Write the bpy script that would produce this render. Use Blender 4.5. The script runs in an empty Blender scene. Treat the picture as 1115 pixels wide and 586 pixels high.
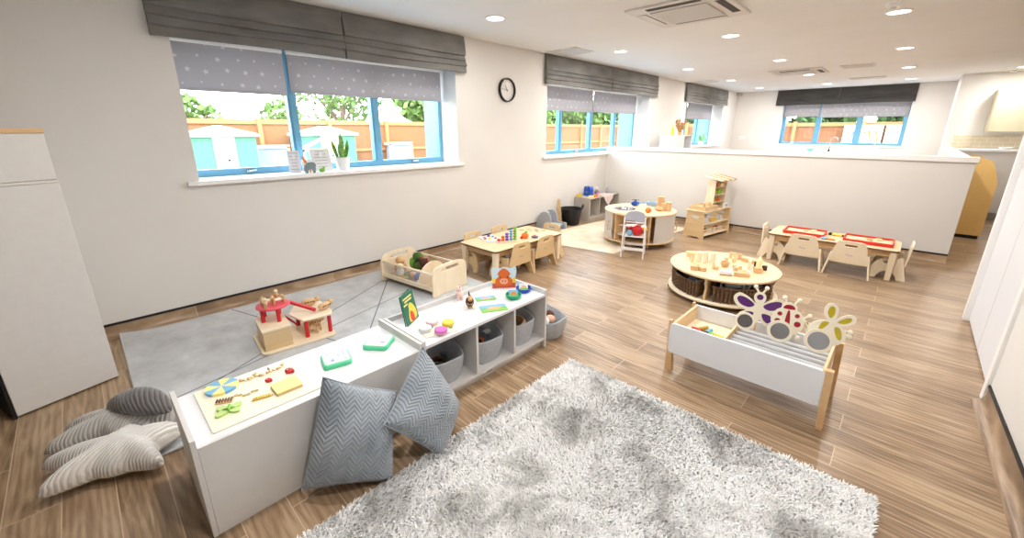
SKY = 10.0
SUN_E = 2.5
EXPO = 0.45
import bpy, bmesh, math, random
from mathutils import Vector, Matrix, noise
random.seed(7)
S = bpy.context.scene
COL = S.collection
R = math.radians
PI = math.pi

# ------------------------------------------------------------------ camera
F, CX, CY = 446.0, 557.5, 273.0
PIT = math.atan(131.2 / 446.0)
YAW = math.atan(444.5 / math.hypot(446.0, 131.2))
CAM = Vector((0, 0, 1.5))
FWD = Vector((-math.sin(YAW) * math.cos(PIT), math.cos(YAW) * math.cos(PIT), -math.sin(PIT)))
RGT = Vector((math.cos(YAW), math.sin(YAW), 0))
UPV = RGT.cross(FWD)
cd = bpy.data.cameras.new('camera')
cam = bpy.data.objects.new('camera', cd)
COL.objects.link(cam)
cd.sensor_width = 36.0
cd.lens = F / 1115.0 * 36.0
cd.shift_y = -(293.0 - CY) / 1115.0
cd.clip_end = 200
cam.matrix_world = Matrix.Translation(CAM) @ Matrix((RGT, UPV, -FWD)).transposed().to_4x4()
S.camera = cam


def at(px, py, ax, v):
    """point of the photographed place seen at a pixel, on the plane axis=v"""
    d = FWD * F + RGT * (px - CX) - UPV * (py - CY)
    return CAM + d * ((v - CAM[ax]) / d[ax])


# ------------------------------------------------------------------ materials
def lin(c):
    return tuple(((x / 255.0) / 12.92 if x / 255.0 <= 0.04045 else ((x / 255.0 + 0.055) / 1.055) ** 2.4) for x in c) + (1.0,)


def nt(m):
    return m.node_tree.nodes, m.node_tree.links


def base(name, col, rough=0.6, metal=0.0, spec=0.4, **k):
    m = bpy.data.materials.new(name)
    m.use_nodes = True
    b = m.node_tree.nodes['Principled BSDF']
    b.inputs['Base Color'].default_value = lin(col)
    b.inputs['Roughness'].default_value = rough
    b.inputs['Metallic'].default_value = metal
    b.inputs['Specular IOR Level'].default_value = spec
    for kk, v in k.items():
        b.inputs[kk.replace('_', ' ')].default_value = v
    return m


def mottled(name, c1, c2, rough=0.6, scale=(8, 8, 8), detail=4, bump=0.0, bscale=60, spec=0.4, coord='Object'):
    m = base(name, c1, rough, spec=spec)
    n, l = nt(m)
    b = n['Principled BSDF']
    tc = n.new('ShaderNodeTexCoord')
    mp = n.new('ShaderNodeMapping')
    mp.inputs['Scale'].default_value = scale
    l.new(tc.outputs[coord], mp.inputs['Vector'])
    no = n.new('ShaderNodeTexNoise')
    no.inputs['Scale'].default_value = 1.0
    no.inputs['Detail'].default_value = detail
    l.new(mp.outputs[0], no.inputs['Vector'])
    cr = n.new('ShaderNodeValToRGB')
    cr.color_ramp.elements[0].position = 0.32
    cr.color_ramp.elements[1].position = 0.68
    cr.color_ramp.elements[0].color = lin(c1)
    cr.color_ramp.elements[1].color = lin(c2)
    l.new(no.outputs['Fac'], cr.inputs[0])
    l.new(cr.outputs[0], b.inputs['Base Color'])
    if bump:
        n2 = n.new('ShaderNodeTexNoise')
        n2.inputs['Scale'].default_value = bscale
        l.new(tc.outputs[coord], n2.inputs['Vector'])
        bp = n.new('ShaderNodeBump')
        bp.inputs['Strength'].default_value = bump
        bp.inputs['Distance'].default_value = 0.01
        l.new(n2.outputs['Fac'], bp.inputs['Height'])
        l.new(bp.outputs[0], b.inputs['Normal'])
    return m


def M_floor():
    m = base('wood_vinyl', (160, 128, 100), 0.33, spec=0.45)
    n, l = nt(m)
    b = n['Principled BSDF']
    tc = n.new('ShaderNodeTexCoord')
    br = n.new('ShaderNodeTexBrick')
    br.offset = 0.37
    br.offset_frequency = 2
    br.inputs['Scale'].default_value = 1.0
    br.inputs['Brick Width'].default_value = 1.15
    br.inputs['Row Height'].default_value = 0.165
    br.inputs['Mortar Size'].default_value = 0.0022
    br.inputs['Mortar Smooth'].default_value = 0.3
    br.inputs['Bias'].default_value = 0.0
    br.inputs['Color1'].default_value = (0, 0, 0, 1)
    br.inputs['Color2'].default_value = (1, 1, 1, 1)
    br.inputs['Mortar'].default_value = (0.5, 0.5, 0.5, 1)
    l.new(tc.outputs['Object'], br.inputs['Vector'])
    # grain: stretched noise, shifted for each plank
    sh = n.new('ShaderNodeVectorMath'); sh.operation = 'MULTIPLY_ADD'
    l.new(br.outputs['Color'], sh.inputs[0])
    sh.inputs[1].default_value = (7, 3, 0)
    l.new(tc.outputs['Object'], sh.inputs[2])
    mp = n.new('ShaderNodeMapping')
    mp.inputs['Scale'].default_value = (1.5, 15, 1)
    l.new(sh.outputs[0], mp.inputs['Vector'])
    g1 = n.new('ShaderNodeTexNoise'); g1.inputs['Scale'].default_value = 1.6; g1.inputs['Detail'].default_value = 6
    g1.inputs['Distortion'].default_value = 1.4
    l.new(mp.outputs[0], g1.inputs['Vector'])
    mp2 = n.new('ShaderNodeMapping'); mp2.inputs['Scale'].default_value = (3, 90, 1)
    l.new(sh.outputs[0], mp2.inputs['Vector'])
    g2 = n.new('ShaderNodeTexNoise'); g2.inputs['Scale'].default_value = 1.5; g2.inputs['Detail'].default_value = 3
    l.new(mp2.outputs[0], g2.inputs['Vector'])
    wv = n.new('ShaderNodeTexWave'); wv.wave_type = 'RINGS'; wv.rings_direction = 'Z'
    wv.inputs['Scale'].default_value = 1.3; wv.inputs['Distortion'].default_value = 7; wv.inputs['Detail'].default_value = 2
    wv.inputs['Detail Scale'].default_value = 0.6
    mp3 = n.new('ShaderNodeMapping'); mp3.inputs['Scale'].default_value = (1.2, 9, 1)
    l.new(sh.outputs[0], mp3.inputs['Vector']); l.new(mp3.outputs[0], wv.inputs['Vector'])
    cr = n.new('ShaderNodeValToRGB')
    e = cr.color_ramp.elements
    e[0].position = 0.25; e[0].color = lin((112, 90, 68))
    e[1].position = 0.72; e[1].color = lin((176, 151, 122))
    x = e.new(0.5); x.color = lin((148, 122, 95))
    ad = n.new('ShaderNodeMath'); ad.operation = 'MULTIPLY_ADD'
    l.new(wv.outputs['Fac'], ad.inputs[0]); ad.inputs[1].default_value = 0.14
    l.new(g1.outputs['Fac'], ad.inputs[2])
    ad2 = n.new('ShaderNodeMath'); ad2.operation = 'MULTIPLY_ADD'
    l.new(g2.outputs['Fac'], ad2.inputs[0]); ad2.inputs[1].default_value = 0.20; 
    l.new(ad.outputs[0], ad2.inputs[2])
    ad3 = n.new('ShaderNodeMath'); ad3.operation = 'MULTIPLY_ADD'
    l.new(br.outputs['Color'], ad3.inputs[0]); ad3.inputs[1].default_value = 0.20
    l.new(ad2.outputs[0], ad3.inputs[2])
    sb = n.new('ShaderNodeMath'); sb.operation = 'SUBTRACT'
    l.new(ad3.outputs[0], sb.inputs[0]); sb.inputs[1].default_value = 0.24
    l.new(sb.outputs[0], cr.inputs[0])
    mx = n.new('ShaderNodeMix'); mx.data_type = 'RGBA'
    l.new(br.outputs['Fac'], mx.inputs['Factor'])
    l.new(cr.outputs[0], mx.inputs['A'])
    mx.inputs['B'].default_value = lin((196, 172, 146))
    l.new(mx.outputs['Result'], b.inputs['Base Color'])
    bp = n.new('ShaderNodeBump'); bp.inputs['Strength'].default_value = 0.12; bp.inputs['Distance'].default_value = 0.004
    l.new(g2.outputs['Fac'], bp.inputs['Height']); l.new(bp.outputs[0], b.inputs['Normal'])
    return m


def M_wood(name, c1, c2, scale=(3, 30, 3), rough=0.5):
    return mottled(name, c1, c2, rough, scale, detail=5)


def M_chevron():
    m = base('chevron_velvet', (132, 141, 152), 0.75, spec=0.2, Sheen_Weight=0.5)
    n, l = nt(m)
    b = n['Principled BSDF']
    tc = n.new('ShaderNodeTexCoord')
    sp = n.new('ShaderNodeSeparateXYZ'); l.new(tc.outputs['UV'], sp.inputs[0])
    pp = n.new('ShaderNodeMath'); pp.operation = 'PINGPONG'
    l.new(sp.outputs['X'], pp.inputs[0]); pp.inputs[1].default_value = 0.095
    ma = n.new('ShaderNodeMath'); ma.operation = 'MULTIPLY_ADD'
    l.new(pp.outputs[0], ma.inputs[0]); ma.inputs[1].default_value = 0.9
    l.new(sp.outputs['Y'], ma.inputs[2])
    p2 = n.new('ShaderNodeMath'); p2.operation = 'PINGPONG'
    l.new(ma.outputs[0], p2.inputs[0]); p2.inputs[1].default_value = 0.024
    ml = n.new('ShaderNodeMath'); ml.operation = 'MULTIPLY'; ml.inputs[1].default_value = 1 / 0.024
    l.new(p2.outputs[0], ml.inputs[0])
    pw = n.new('ShaderNodeMath'); pw.operation = 'POWER'; pw.inputs[1].default_value = 0.45
    l.new(ml.outputs[0], pw.inputs[0])
    bp = n.new('ShaderNodeBump'); bp.inputs['Strength'].default_value = 1.0; bp.inputs['Distance'].default_value = 0.006
    l.new(pw.outputs[0], bp.inputs['Height']); l.new(bp.outputs[0], b.inputs['Normal'])
    no = n.new('ShaderNodeTexNoise'); no.inputs['Scale'].default_value = 5; l.new(tc.outputs['Object'], no.inputs['Vector'])
    cr = n.new('ShaderNodeValToRGB')
    cr.color_ramp.elements[0].position = .35; cr.color_ramp.elements[1].position = .7
    cr.color_ramp.elements[0].color = lin((126, 136, 147)); cr.color_ramp.elements[1].color = lin((164, 173, 184))
    l.new(no.outputs['Fac'], cr.inputs[0]); l.new(cr.outputs[0], b.inputs['Base Color'])
    return m


def M_cord(name, c1, c2, scale=55, axis=(1, 0, 0)):
    """corduroy: rounded ribs across the given object axis"""
    m = base(name, c1, 0.85, spec=0.15, Sheen_Weight=0.4)
    n, l = nt(m)
    b = n['Principled BSDF']
    tc = n.new('ShaderNodeTexCoord')
    dp = n.new('ShaderNodeVectorMath'); dp.operation = 'DOT_PRODUCT'
    l.new(tc.outputs['Object'], dp.inputs[0]); dp.inputs[1].default_value = axis
    no = n.new('ShaderNodeTexNoise'); no.inputs['Scale'].default_value = 7; l.new(tc.outputs['Object'], no.inputs['Vector'])
    ma = n.new('ShaderNodeMath'); ma.operation = 'MULTIPLY_ADD'
    l.new(no.outputs['Fac'], ma.inputs[0]); ma.inputs[1].default_value = 0.03; l.new(dp.outputs['Value'], ma.inputs[2])
    p2 = n.new('ShaderNodeMath'); p2.operation = 'PINGPONG'; p2.inputs[1].default_value = 0.5 / scale
    l.new(ma.outputs[0], p2.inputs[0])
    ml = n.new('ShaderNodeMath'); ml.operation = 'MULTIPLY'; ml.inputs[1].default_value = 2.0 * scale
    l.new(p2.outputs[0], ml.inputs[0])
    cr = n.new('ShaderNodeValToRGB')
    cr.color_ramp.elements[0].position = .0; cr.color_ramp.elements[1].position = .45
    cr.color_ramp.elements[0].color = lin(c2); cr.color_ramp.elements[1].color = lin(c1)
    l.new(ml.outputs[0], cr.inputs[0]); l.new(cr.outputs[0], b.inputs['Base Color'])
    bp = n.new('ShaderNodeBump'); bp.inputs['Strength'].default_value = 0.9; bp.inputs['Distance'].default_value = 0.006
    l.new(ml.outputs[0], bp.inputs['Height']); l.new(bp.outputs[0], b.inputs['Normal'])
    return m


def M_glass():
    m = bpy.data.materials.new('window_glass'); m.use_nodes = True
    n, l = nt(m)
    n.remove(n['Principled BSDF'])
    out = n['Material Output']
    t = n.new('ShaderNodeBsdfTransparent'); t.inputs[0].default_value = (0.97, 0.985, 0.98, 1)
    g = n.new('ShaderNodeBsdfGlossy'); g.inputs['Roughness'].default_value = 0.02
    mx = n.new('ShaderNodeMixShader')
    mx.inputs[0].default_value = 0.05
    l.new(t.outputs[0], mx.inputs[1]); l.new(g.outputs[0], mx.inputs[2])
    l.new(mx.outputs[0], out.inputs['Surface'])
    return m


def M_emit(name, col, s):
    m = base(name, col, 0.5)
    b = m.node_tree.nodes['Principled BSDF']
    b.inputs['Emission Color'].default_value = lin(col)
    b.inputs['Emission Strength'].default_value = s
    return m


def M_rug():
    """flat grey rug with thin crossing lines"""
    m = base('grey_rug', (170, 172, 174), 0.9, spec=0.1)
    n, l = nt(m)
    b = n['Principled BSDF']
    tc = n.new('ShaderNodeTexCoord')
    no = n.new('ShaderNodeTexNoise'); no.inputs['Scale'].default_value = 3.2; no.inputs['Detail'].default_value = 8; no.inputs['Roughness'].default_value = .7
    l.new(tc.outputs['Object'], no.inputs['Vector'])
    cr = n.new('ShaderNodeValToRGB')
    cr.color_ramp.elements[0].position = .3; cr.color_ramp.elements[1].position = .72
    cr.color_ramp.elements[0].color = lin((172, 173, 173)); cr.color_ramp.elements[1].color = lin((212, 214, 216))
    l.new(no.outputs['Fac'], cr.inputs[0])
    cur = cr.outputs[0]
    for (nx, ny, d) in ((0.93, -0.36, -1.30 + 0.0), (0.60, 0.80, -0.62), (0.88, 0.47, -2.35), (0.30, -0.95, -1.85), (0.97, 0.24, -2.70)):
        dp = n.new('ShaderNodeVectorMath'); dp.operation = 'DOT_PRODUCT'
        l.new(tc.outputs['Object'], dp.inputs[0]); dp.inputs[1].default_value = (nx, ny, 0)
        sb = n.new('ShaderNodeMath'); sb.operation = 'SUBTRACT'; l.new(dp.outputs['Value'], sb.inputs[0]); sb.inputs[1].default_value = d
        ab = n.new('ShaderNodeMath'); ab.operation = 'ABSOLUTE'; l.new(sb.outputs[0], ab.inputs[0])
        lt = n.new('ShaderNodeMath'); lt.operation = 'LESS_THAN'; l.new(ab.outputs[0], lt.inputs[0]); lt.inputs[1].default_value = 0.005
        mx = n.new('ShaderNodeMix'); mx.data_type = 'RGBA'
        l.new(lt.outputs[0], mx.inputs['Factor']); l.new(cur, mx.inputs['A']); mx.inputs['B'].default_value = lin((120, 122, 126))
        cur = mx.outputs['Result']
    l.new(cur, b.inputs['Base Color'])
    n2 = n.new('ShaderNodeTexNoise'); n2.inputs['Scale'].default_value = 220; l.new(tc.outputs['Object'], n2.inputs['Vector'])
    bp = n.new('ShaderNodeBump'); bp.inputs['Strength'].default_value = 0.5; bp.inputs['Distance'].default_value = 0.004
    l.new(n2.outputs['Fac'], bp.inputs['Height']); l.new(bp.outputs[0], b.inputs['Normal'])
    return m


def M_planks(name, c1, c2, width, axis='X', line=(150, 110, 70), rough=0.8):
    """upright boards: bands across one axis with darker gaps"""
    m = mottled(name, c1, c2, rough, (2, 2, 12) , 5)
    n, l = nt(m)
    b = n['Principled BSDF']
    src = b.inputs['Base Color'].links[0].from_socket
    tc = n.new('ShaderNodeTexCoord'); sp = n.new('ShaderNodeSeparateXYZ'); l.new(tc.outputs['Object'], sp.inputs[0])
    md = n.new('ShaderNodeMath'); md.operation = 'PINGPONG'; l.new(sp.outputs[axis], md.inputs[0]); md.inputs[1].default_value = width / 2
    lt = n.new('ShaderNodeMath'); lt.operation = 'LESS_THAN'; l.new(md.outputs[0], lt.inputs[0]); lt.inputs[1].default_value = width * 0.05
    mx = n.new('ShaderNodeMix'); mx.data_type = 'RGBA'
    l.new(lt.outputs[0], mx.inputs['Factor']); l.new(src, mx.inputs['A']); mx.inputs['B'].default_value = lin(line)
    l.new(mx.outputs['Result'], b.inputs['Base Color'])
    return m


def M_tile():
    m = base('cream_tile', (214, 200, 172), 0.3)
    n, l = nt(m)
    b = n['Principled BSDF']
    tc = n.new('ShaderNodeTexCoord'); mp = n.new('ShaderNodeMapping'); mp.inputs['Rotation'].default_value = (R(90), 0, 0)
    l.new(tc.outputs['Object'], mp.inputs['Vector'])
    br = n.new('ShaderNodeTexBrick'); br.inputs['Scale'].default_value = 1; br.inputs['Brick Width'].default_value = .15; br.inputs['Row Height'].default_value = .075
    br.inputs['Mortar Size'].default_value = .003
    br.inputs['Color1'].default_value = lin((216, 202, 176)); br.inputs['Color2'].default_value = lin((206, 192, 164)); br.inputs['Mortar'].default_value = lin((232, 224, 208))
    l.new(mp.outputs[0], br.inputs['Vector']); l.new(br.outputs['Color'], b.inputs['Base Color'])
    return m


W = {}
W['wall'] = mottled('wall_paint', (219, 216, 212), (222, 219, 215), 0.85, (2, 2, 2), spec=.2)
W['wall_cool'] = W['wall']
W['ceil'] = mottled('ceiling_paint', (228, 227, 226), (231, 230, 229), 0.9, (2, 2, 2), spec=.15)
W['white'] = base('white_gloss_paint', (240, 240, 240), 0.35)
W['door'] = base('door_laminate', (226, 229, 235), 0.4)
W['floor'] = M_floor()
W['black'] = base('black_rubber', (22, 22, 24), 0.5)
W['lam'] = mottled('pale_grey_laminate', (208, 206, 204), (212, 210, 208), 0.45, (20, 20, 20))
W['lamw'] = base('white_laminate', (222, 223, 226), 0.35)
W['birch'] = M_wood('birch_ply', (214, 184, 138), (225, 198, 154), (2.5, 2.5, 26))
W['birch2'] = M_wood('pale_birch_ply', (233, 216, 186), (241, 227, 201), (3, 26, 3))
W['beech'] = M_wood('beech_wood', (205, 166, 120), (219, 184, 140), (3, 3, 18))
W['tabletop'] = M_wood('table_ply_top', (220, 194, 154), (229, 206, 169), (2.5, 22, 3))
W['plyedge'] = base('dark_ply_edge', (120, 92, 66), 0.6)
W['maple'] = M_wood('maple_laminate', (222, 180, 108), (232, 194, 124), (3, 3, 1.2))
W['blue'] = base('blue_aluminium', (102, 160, 190), 0.4)
W['glass'] = M_glass()
W['drape'] = mottled('charcoal_velour', (108, 106, 103), (128, 126, 122), 0.8, (3, 1.2, 9), 5, bump=.3, bscale=9, spec=.15)
W['drape_dark'] = mottled('dark_charcoal_velour', (66, 65, 64), (80, 78, 76), 0.8, (3, 1.2, 9), 5, bump=.3, bscale=9, spec=.15)
W['roller'] = base('grey_roller_cloth', (182, 180, 184), 0.9, spec=.1)
for k_ in ('roller', 'star'):
    n_, l_ = nt(W[k_]) if k_ in W else (None, None)
    if n_ is None: continue
    tl = n_.new('ShaderNodeBsdfTranslucent'); tl.inputs[0].default_value = lin((200, 198, 204)); ms = n_.new('ShaderNodeMixShader'); ms.inputs[0].default_value = .24
    l_.new(n_['Principled BSDF'].outputs[0], ms.inputs[1]); l_.new(tl.outputs[0], ms.inputs[2]); l_.new(ms.outputs[0], n_['Material Output'].inputs['Surface'])
W['star'] = base('printed_white_star', (224, 222, 226), 0.9, spec=.1)
W['lamp'] = M_emit('downlight_diffuser', (255, 250, 240), 6.0)
W['vent'] = base('vent_white', (216, 212, 208), 0.6)
W['vent_grille'] = mottled('grille_mesh', (196, 193, 190), (204, 201, 198), 0.7, (90, 90, 90), 2)
W['dark'] = base('dark_slot', (62, 54, 50), 0.7)
W['rug'] = M_rug()
W['rugedge'] = base('rug_binding', (186, 186, 184), 0.9, spec=.1)
W['beige_rug'] = mottled('cream_fleece', (218, 202, 176), (236, 226, 208), 0.95, (5, 5, 5), 6, bump=.5, bscale=90, spec=.1)
W['chev'] = M_chevron()
W['piping'] = base('pale_piping', (186, 190, 196), 0.7)
W['cordw'] = M_cord('cream_corduroy', (238, 234, 229), (212, 207, 202), 80, (0.9, 0.45, 0))
W['cordg'] = M_cord('grey_corduroy', (212, 208, 203), (178, 173, 169), 80, (0.8, 0.6, 0))
W['cordd'] = M_cord('charcoal_corduroy', (116, 112, 110), (66, 64, 63), 60, (0.25, 0.95, 0.3))
W['felt'] = mottled('grey_rope_basket', (170, 174, 181), (180, 184, 190), 0.9, (30, 30, 60), 4, bump=.25, bscale=120, spec=.1)
W['felt_dark'] = base('basket_lining', (96, 98, 104), 0.9, spec=.1)
W['red'] = base('red_paint', (204, 40, 46), 0.4)
W['redtray'] = base('red_plastic', (214, 48, 40), 0.35)
W['green'] = base('mint_green_plastic', (92, 212, 160), 0.35)
W['green2'] = base('leaf_green', (126, 190, 74), 0.6)
W['teal'] = base('green_plastic', (38, 168, 120), 0.4)
W['blueplas'] = base('blue_plastic', (36, 84, 184), 0.4)
W['lblue'] = base('light_blue', (116, 176, 214), 0.5)
W['yellow'] = base('yellow_paint', (240, 206, 70), 0.45)
W['cream'] = base('cream_paint', (243, 232, 180), 0.5)
W['pyellow'] = base('pale_yellow_paint', (246, 228, 140), 0.5)
W['lgreen'] = base('pale_green_paint', (186, 214, 130), 0.5)
W['orange'] = base('orange_paint', (228, 120, 46), 0.5)
W['purple'] = base('purple_acrylic', (96, 46, 120), 0.15, spec=.6)
W['crimson'] = base('crimson_acrylic', (168, 22, 52), 0.15, spec=.6)
W['olive'] = base('yellow_acrylic', (190, 172, 20), 0.15, spec=.6)
W['pink'] = base('pink_cloth', (224, 170, 190), 0.8)
W['magenta'] = base('magenta_dough', (206, 104, 186), 0.5)
W['brown'] = base('brown_plush', (86, 54, 38), 0.9)
W['gold'] = base('gold_metal', (206, 172, 84), 0.3, metal=.8)
W['mirror'] = base('silver_mirror', (170, 172, 176), 0.12, metal=1.0)
W['chrome'] = base('chrome', (200, 202, 206), 0.2, metal=1.0)
W['paper'] = base('white_paper', (222, 222, 224), 0.8)
W['ink'] = base('printed_ink', (128, 134, 150), 0.8)
W['greyfoam'] = base('grey_vinyl_foam', (168, 172, 180), 0.5)
W['wicker'] = mottled('dark_wicker', (98, 74, 55), (128, 100, 76), 0.8, (8, 8, 90), 3, bump=.8, bscale=70, spec=.2)
W['greyroll'] = base('grey_roller', (184, 186, 190), 0.4)
W['fencewood'] = base('fence_timber', (150, 106, 64), 0.8)
W['stave'] = base('light_wicker', (112, 86, 64), 0.8)
W['lid'] = base('clock_face', (226, 222, 216), 0.5)
W['fence'] = M_planks('fence_boards', (156, 108, 64), (172, 122, 76), 0.14, 'Y', line=(120, 80, 46))
W['fencex'] = M_planks('fence_boards_far', (112, 70, 40), (130, 84, 50), 0.14, 'X', line=(92, 58, 34))
W['shedg'] = M_planks('green_cladding', (84, 142, 116), (92, 152, 124), 0.12, 'Y', (70, 122, 98))
W['whitewood'] = base('white_outdoor_paint', (200, 200, 198), 0.5)
W['leafy'] = mottled('tree_leaves', (62, 92, 40), (108, 136, 66), 0.8, (6, 6, 6), 6)
W['leafy2'] = mottled('dark_tree_leaves', (30, 52, 24), (66, 96, 42), 0.8, (6, 6, 6), 6)
W['bark'] = base('bark', (112, 92, 72), 0.9)
W['ground'] = mottled('pale_paving', (150, 146, 138), (166, 162, 154), 0.9, (2, 2, 2))
W['snake'] = mottled('snake_plant_leaf', (70, 130, 60), (146, 182, 92), 0.5, (30, 30, 60), 3)
W['potw'] = base('white_ceramic', (236, 236, 236), 0.3)
W['kitch'] = base('cream_cupboard', (204, 196, 168), 0.45)
W['greyplinth'] = base('grey_plinth', (150, 146, 138), 0.6)
W['fleshy'] = base('doll_vinyl', (226, 178, 150), 0.6)


# ------------------------------------------------------------------ mesh builder
class MB:
    def __init__(s):
        s.bm = bmesh.new()
        s.mi = 0

    def _f(s, vs):
        try:
            f = s.bm.faces.new(vs)
            f.material_index = s.mi
            return f
        except ValueError:
            return None

    def _mk(s, pts, faces, M=None):
        vs = [s.bm.verts.new((M @ Vector(p)) if M else Vector(p)) for p in pts]
        for f in faces:
            s._f([vs[i] for i in f])
        return vs

    def box(s, a, b, M=None):
        x0, y0, z0 = a; x1, y1, z1 = b
        p = [(x0, y0, z0), (x1, y0, z0), (x1, y1, z0), (x0, y1, z0), (x0, y0, z1), (x1, y0, z1), (x1, y1, z1), (x0, y1, z1)]
        s._mk(p, [(3, 2, 1, 0), (4, 5, 6, 7), (0, 1, 5, 4), (1, 2, 6, 5), (2, 3, 7, 6), (3, 0, 4, 7)], M)
        return s

    def cbox(s, c, d, M=None):
        return s.box([c[i] - d[i] / 2 for i in range(3)], [c[i] + d[i] / 2 for i in range(3)], M)

    def loft(s, rings, cap0=True, cap1=True, closed=False, M=None):
        rv = [[s.bm.verts.new((M @ Vector(p)) if M else Vector(p)) for p in r] for r in rings]
        n = len(rings[0]); k = len(rings)
        for i in range(k if closed else k - 1):
            a, b = rv[i], rv[(i + 1) % k]
            for j in range(n):
                s._f([a[j], a[(j + 1) % n], b[(j + 1) % n], b[j]])
        if not closed:
            if cap0: s._f(list(reversed(rv[0])))
            if cap1: s._f(rv[-1])
        return s

    def sheet(s, rows, M=None):
        rv = [[s.bm.verts.new((M @ Vector(p)) if M else Vector(p)) for p in r] for r in rows]
        for i in range(len(rv) - 1):
            for j in range(len(rv[0]) - 1):
                s._f([rv[i][j], rv[i][j + 1], rv[i + 1][j + 1], rv[i + 1][j]])
        return s

    def cyl(s, p0, p1, r0, r1=None, seg=16, M=None):
        r1 = r0 if r1 is None else r1
        p0, p1 = Vector(p0), Vector(p1)
        q = (p1 - p0).to_track_quat('Z', 'Y')
        rings = []
        for p, r in ((p0, r0), (p1, r1)):
            rings.append([p + q @ Vector((r * math.cos(t), r * math.sin(t), 0)) for t in [2 * PI * i / seg for i in range(seg)]])
        return s.loft(rings, M=M)

    def tube(s, pts, r, seg=8, closed=False, M=None):
        pts = [Vector(p) for p in pts]
        n = len(pts); rings = []
        for i, p in enumerate(pts):
            if closed:
                t = pts[(i + 1) % n] - pts[i - 1]
            else:
                t = pts[min(i + 1, n - 1)] - pts[max(i - 1, 0)]
            t.normalize()
            ref = Vector((0, 0, 1)) if abs(t.z) < 0.9 else Vector((1, 0, 0))
            a = t.cross(ref).normalized(); b = t.cross(a).normalized()
            rr = r[i] if isinstance(r, (list, tuple)) else r
            rings.append([p + a * rr * math.cos(2 * PI * k / seg) + b * rr * math.sin(2 * PI * k / seg) for k in range(seg)])
        return s.loft(rings, closed=closed, M=M)

    def lathe(s, prof, c=(0, 0, 0), seg=32, a0=0.0, a1=2 * PI, M=None):
        full = abs(a1 - a0 - 2 * PI) < 1e-6
        n = seg if full else seg + 1
        rows = []
        for i in range(n):
            t = a0 + (a1 - a0) * i / seg
            rows.append([(c[0] + r * math.cos(t), c[1] + r * math.sin(t), c[2] + z) for r, z in prof])
        rv = [[s.bm.verts.new((M @ Vector(p)) if M else Vector(p)) for p in r] for r in rows]
        for i in range(n if full else n - 1):
            a, b = rv[i], rv[(i + 1) % n]
            for j in range(len(prof) - 1):
                s._f([a[j], b[j], b[j + 1], a[j + 1]])
        return s

    def sph(s, c, r, seg=16, rings=10, M=None):
        if not isinstance(r, (tuple, list)): r = (r, r, r)
        T = Matrix.Translation(Vector(c)) @ Matrix.Diagonal((r[0], r[1], r[2], 1))
        if M: T = M @ T
        res = bmesh.ops.create_uvsphere(s.bm, u_segments=seg, v_segments=rings, radius=1.0, matrix=T)
        for v in res['verts']:
            for f in v.link_faces: f.material_index = s.mi
        return s

    def prism(s, pts, z0, z1, M=None):
        a = [(p[0], p[1], z0) for p in pts]; b = [(p[0], p[1], z1) for p in pts]
        return s.loft([a, b], M=M)

    def plate(s, outlines, t, M=None):
        """flat board of thickness t with holes; first outline outer, rest holes (xy plane, z 0..t)"""
        cu = bpy.data.curves.new('tmp', 'CURVE'); cu.dimensions = '2D'; cu.fill_mode = 'BOTH'; cu.extrude = t / 2
        for o in outlines:
            sp = cu.splines.new('POLY'); sp.points.add(len(o) - 1)
            for i, p in enumerate(o): sp.points[i].co = (p[0], p[1], 0, 1)
            sp.use_cyclic_u = True
        ob = bpy.data.objects.new('tmp', cu)
        me = bpy.data.meshes.new_from_object(ob)
        T = Matrix.Translation((0, 0, t / 2))
        if M: T = M @ T
        me.transform(T)
        k = len(s.bm.faces)
        s.bm.from_mesh(me)
        s.bm.faces.ensure_lookup_table()
        for f in s.bm.faces[k:]: f.material_index = s.mi
        bpy.data.objects.remove(ob); bpy.data.curves.remove(cu); bpy.data.meshes.remove(me)
        return s

    def build(s, name, mats, parent=None, smooth=True, bevel=0, loc=None, rz=0, weld=False, ang=38):
        if weld: bmesh.ops.remove_doubles(s.bm, verts=s.bm.verts, dist=1e-5)
        bmesh.ops.recalc_face_normals(s.bm, faces=s.bm.faces)
        me = bpy.data.meshes.new(name)
        s.bm.to_mesh(me); s.bm.free()
        if not isinstance(mats, (list, tuple)): mats = [mats]
        for m in mats: me.materials.append(m)
        if smooth:
            for p in me.polygons: p.use_smooth = True
            me.set_sharp_from_angle(angle=R(ang))
        o = bpy.data.objects.new(name, me)
        COL.objects.link(o)
        if parent: o.parent = parent
        if loc is not None: o.location = loc
        if rz: o.rotation_euler = (0, 0, rz)
        if bevel:
            b = o.modifiers.new('bevel', 'BEVEL'); b.width = bevel; b.segments = 2; b.limit_method = 'ANGLE'; b.angle_limit = R(40)
            b.harden_normals = False
        return o


def tag(o, label, cat, group=None, kind=None):
    o['label'] = label
    o['category'] = cat
    if group: o['group'] = group
    if kind: o['kind'] = kind
    return o


def thing(name, label, cat, loc=(0, 0, 0), rz=0, group=None, rot=None):
    o = bpy.data.objects.new(name, None)
    COL.objects.link(o)
    o.empty_display_size = 0.05
    o.location = loc
    o.rotation_euler = rot if rot else (0, 0, rz)
    return tag(o, label, cat, group)


def struct(o, label=None, cat=None):
    o['kind'] = 'structure'
    if label: o['label'] = label
    if cat: o['category'] = cat
    return o


def kids(o):
    return [c for c in bpy.data.objects if c.parent == o]


def copy_tree(o, parent=None):
    c = o.copy()
    COL.objects.link(c)
    c.parent = parent
    for ch in kids(o):
        copy_tree(ch, c)
    return c


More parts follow.
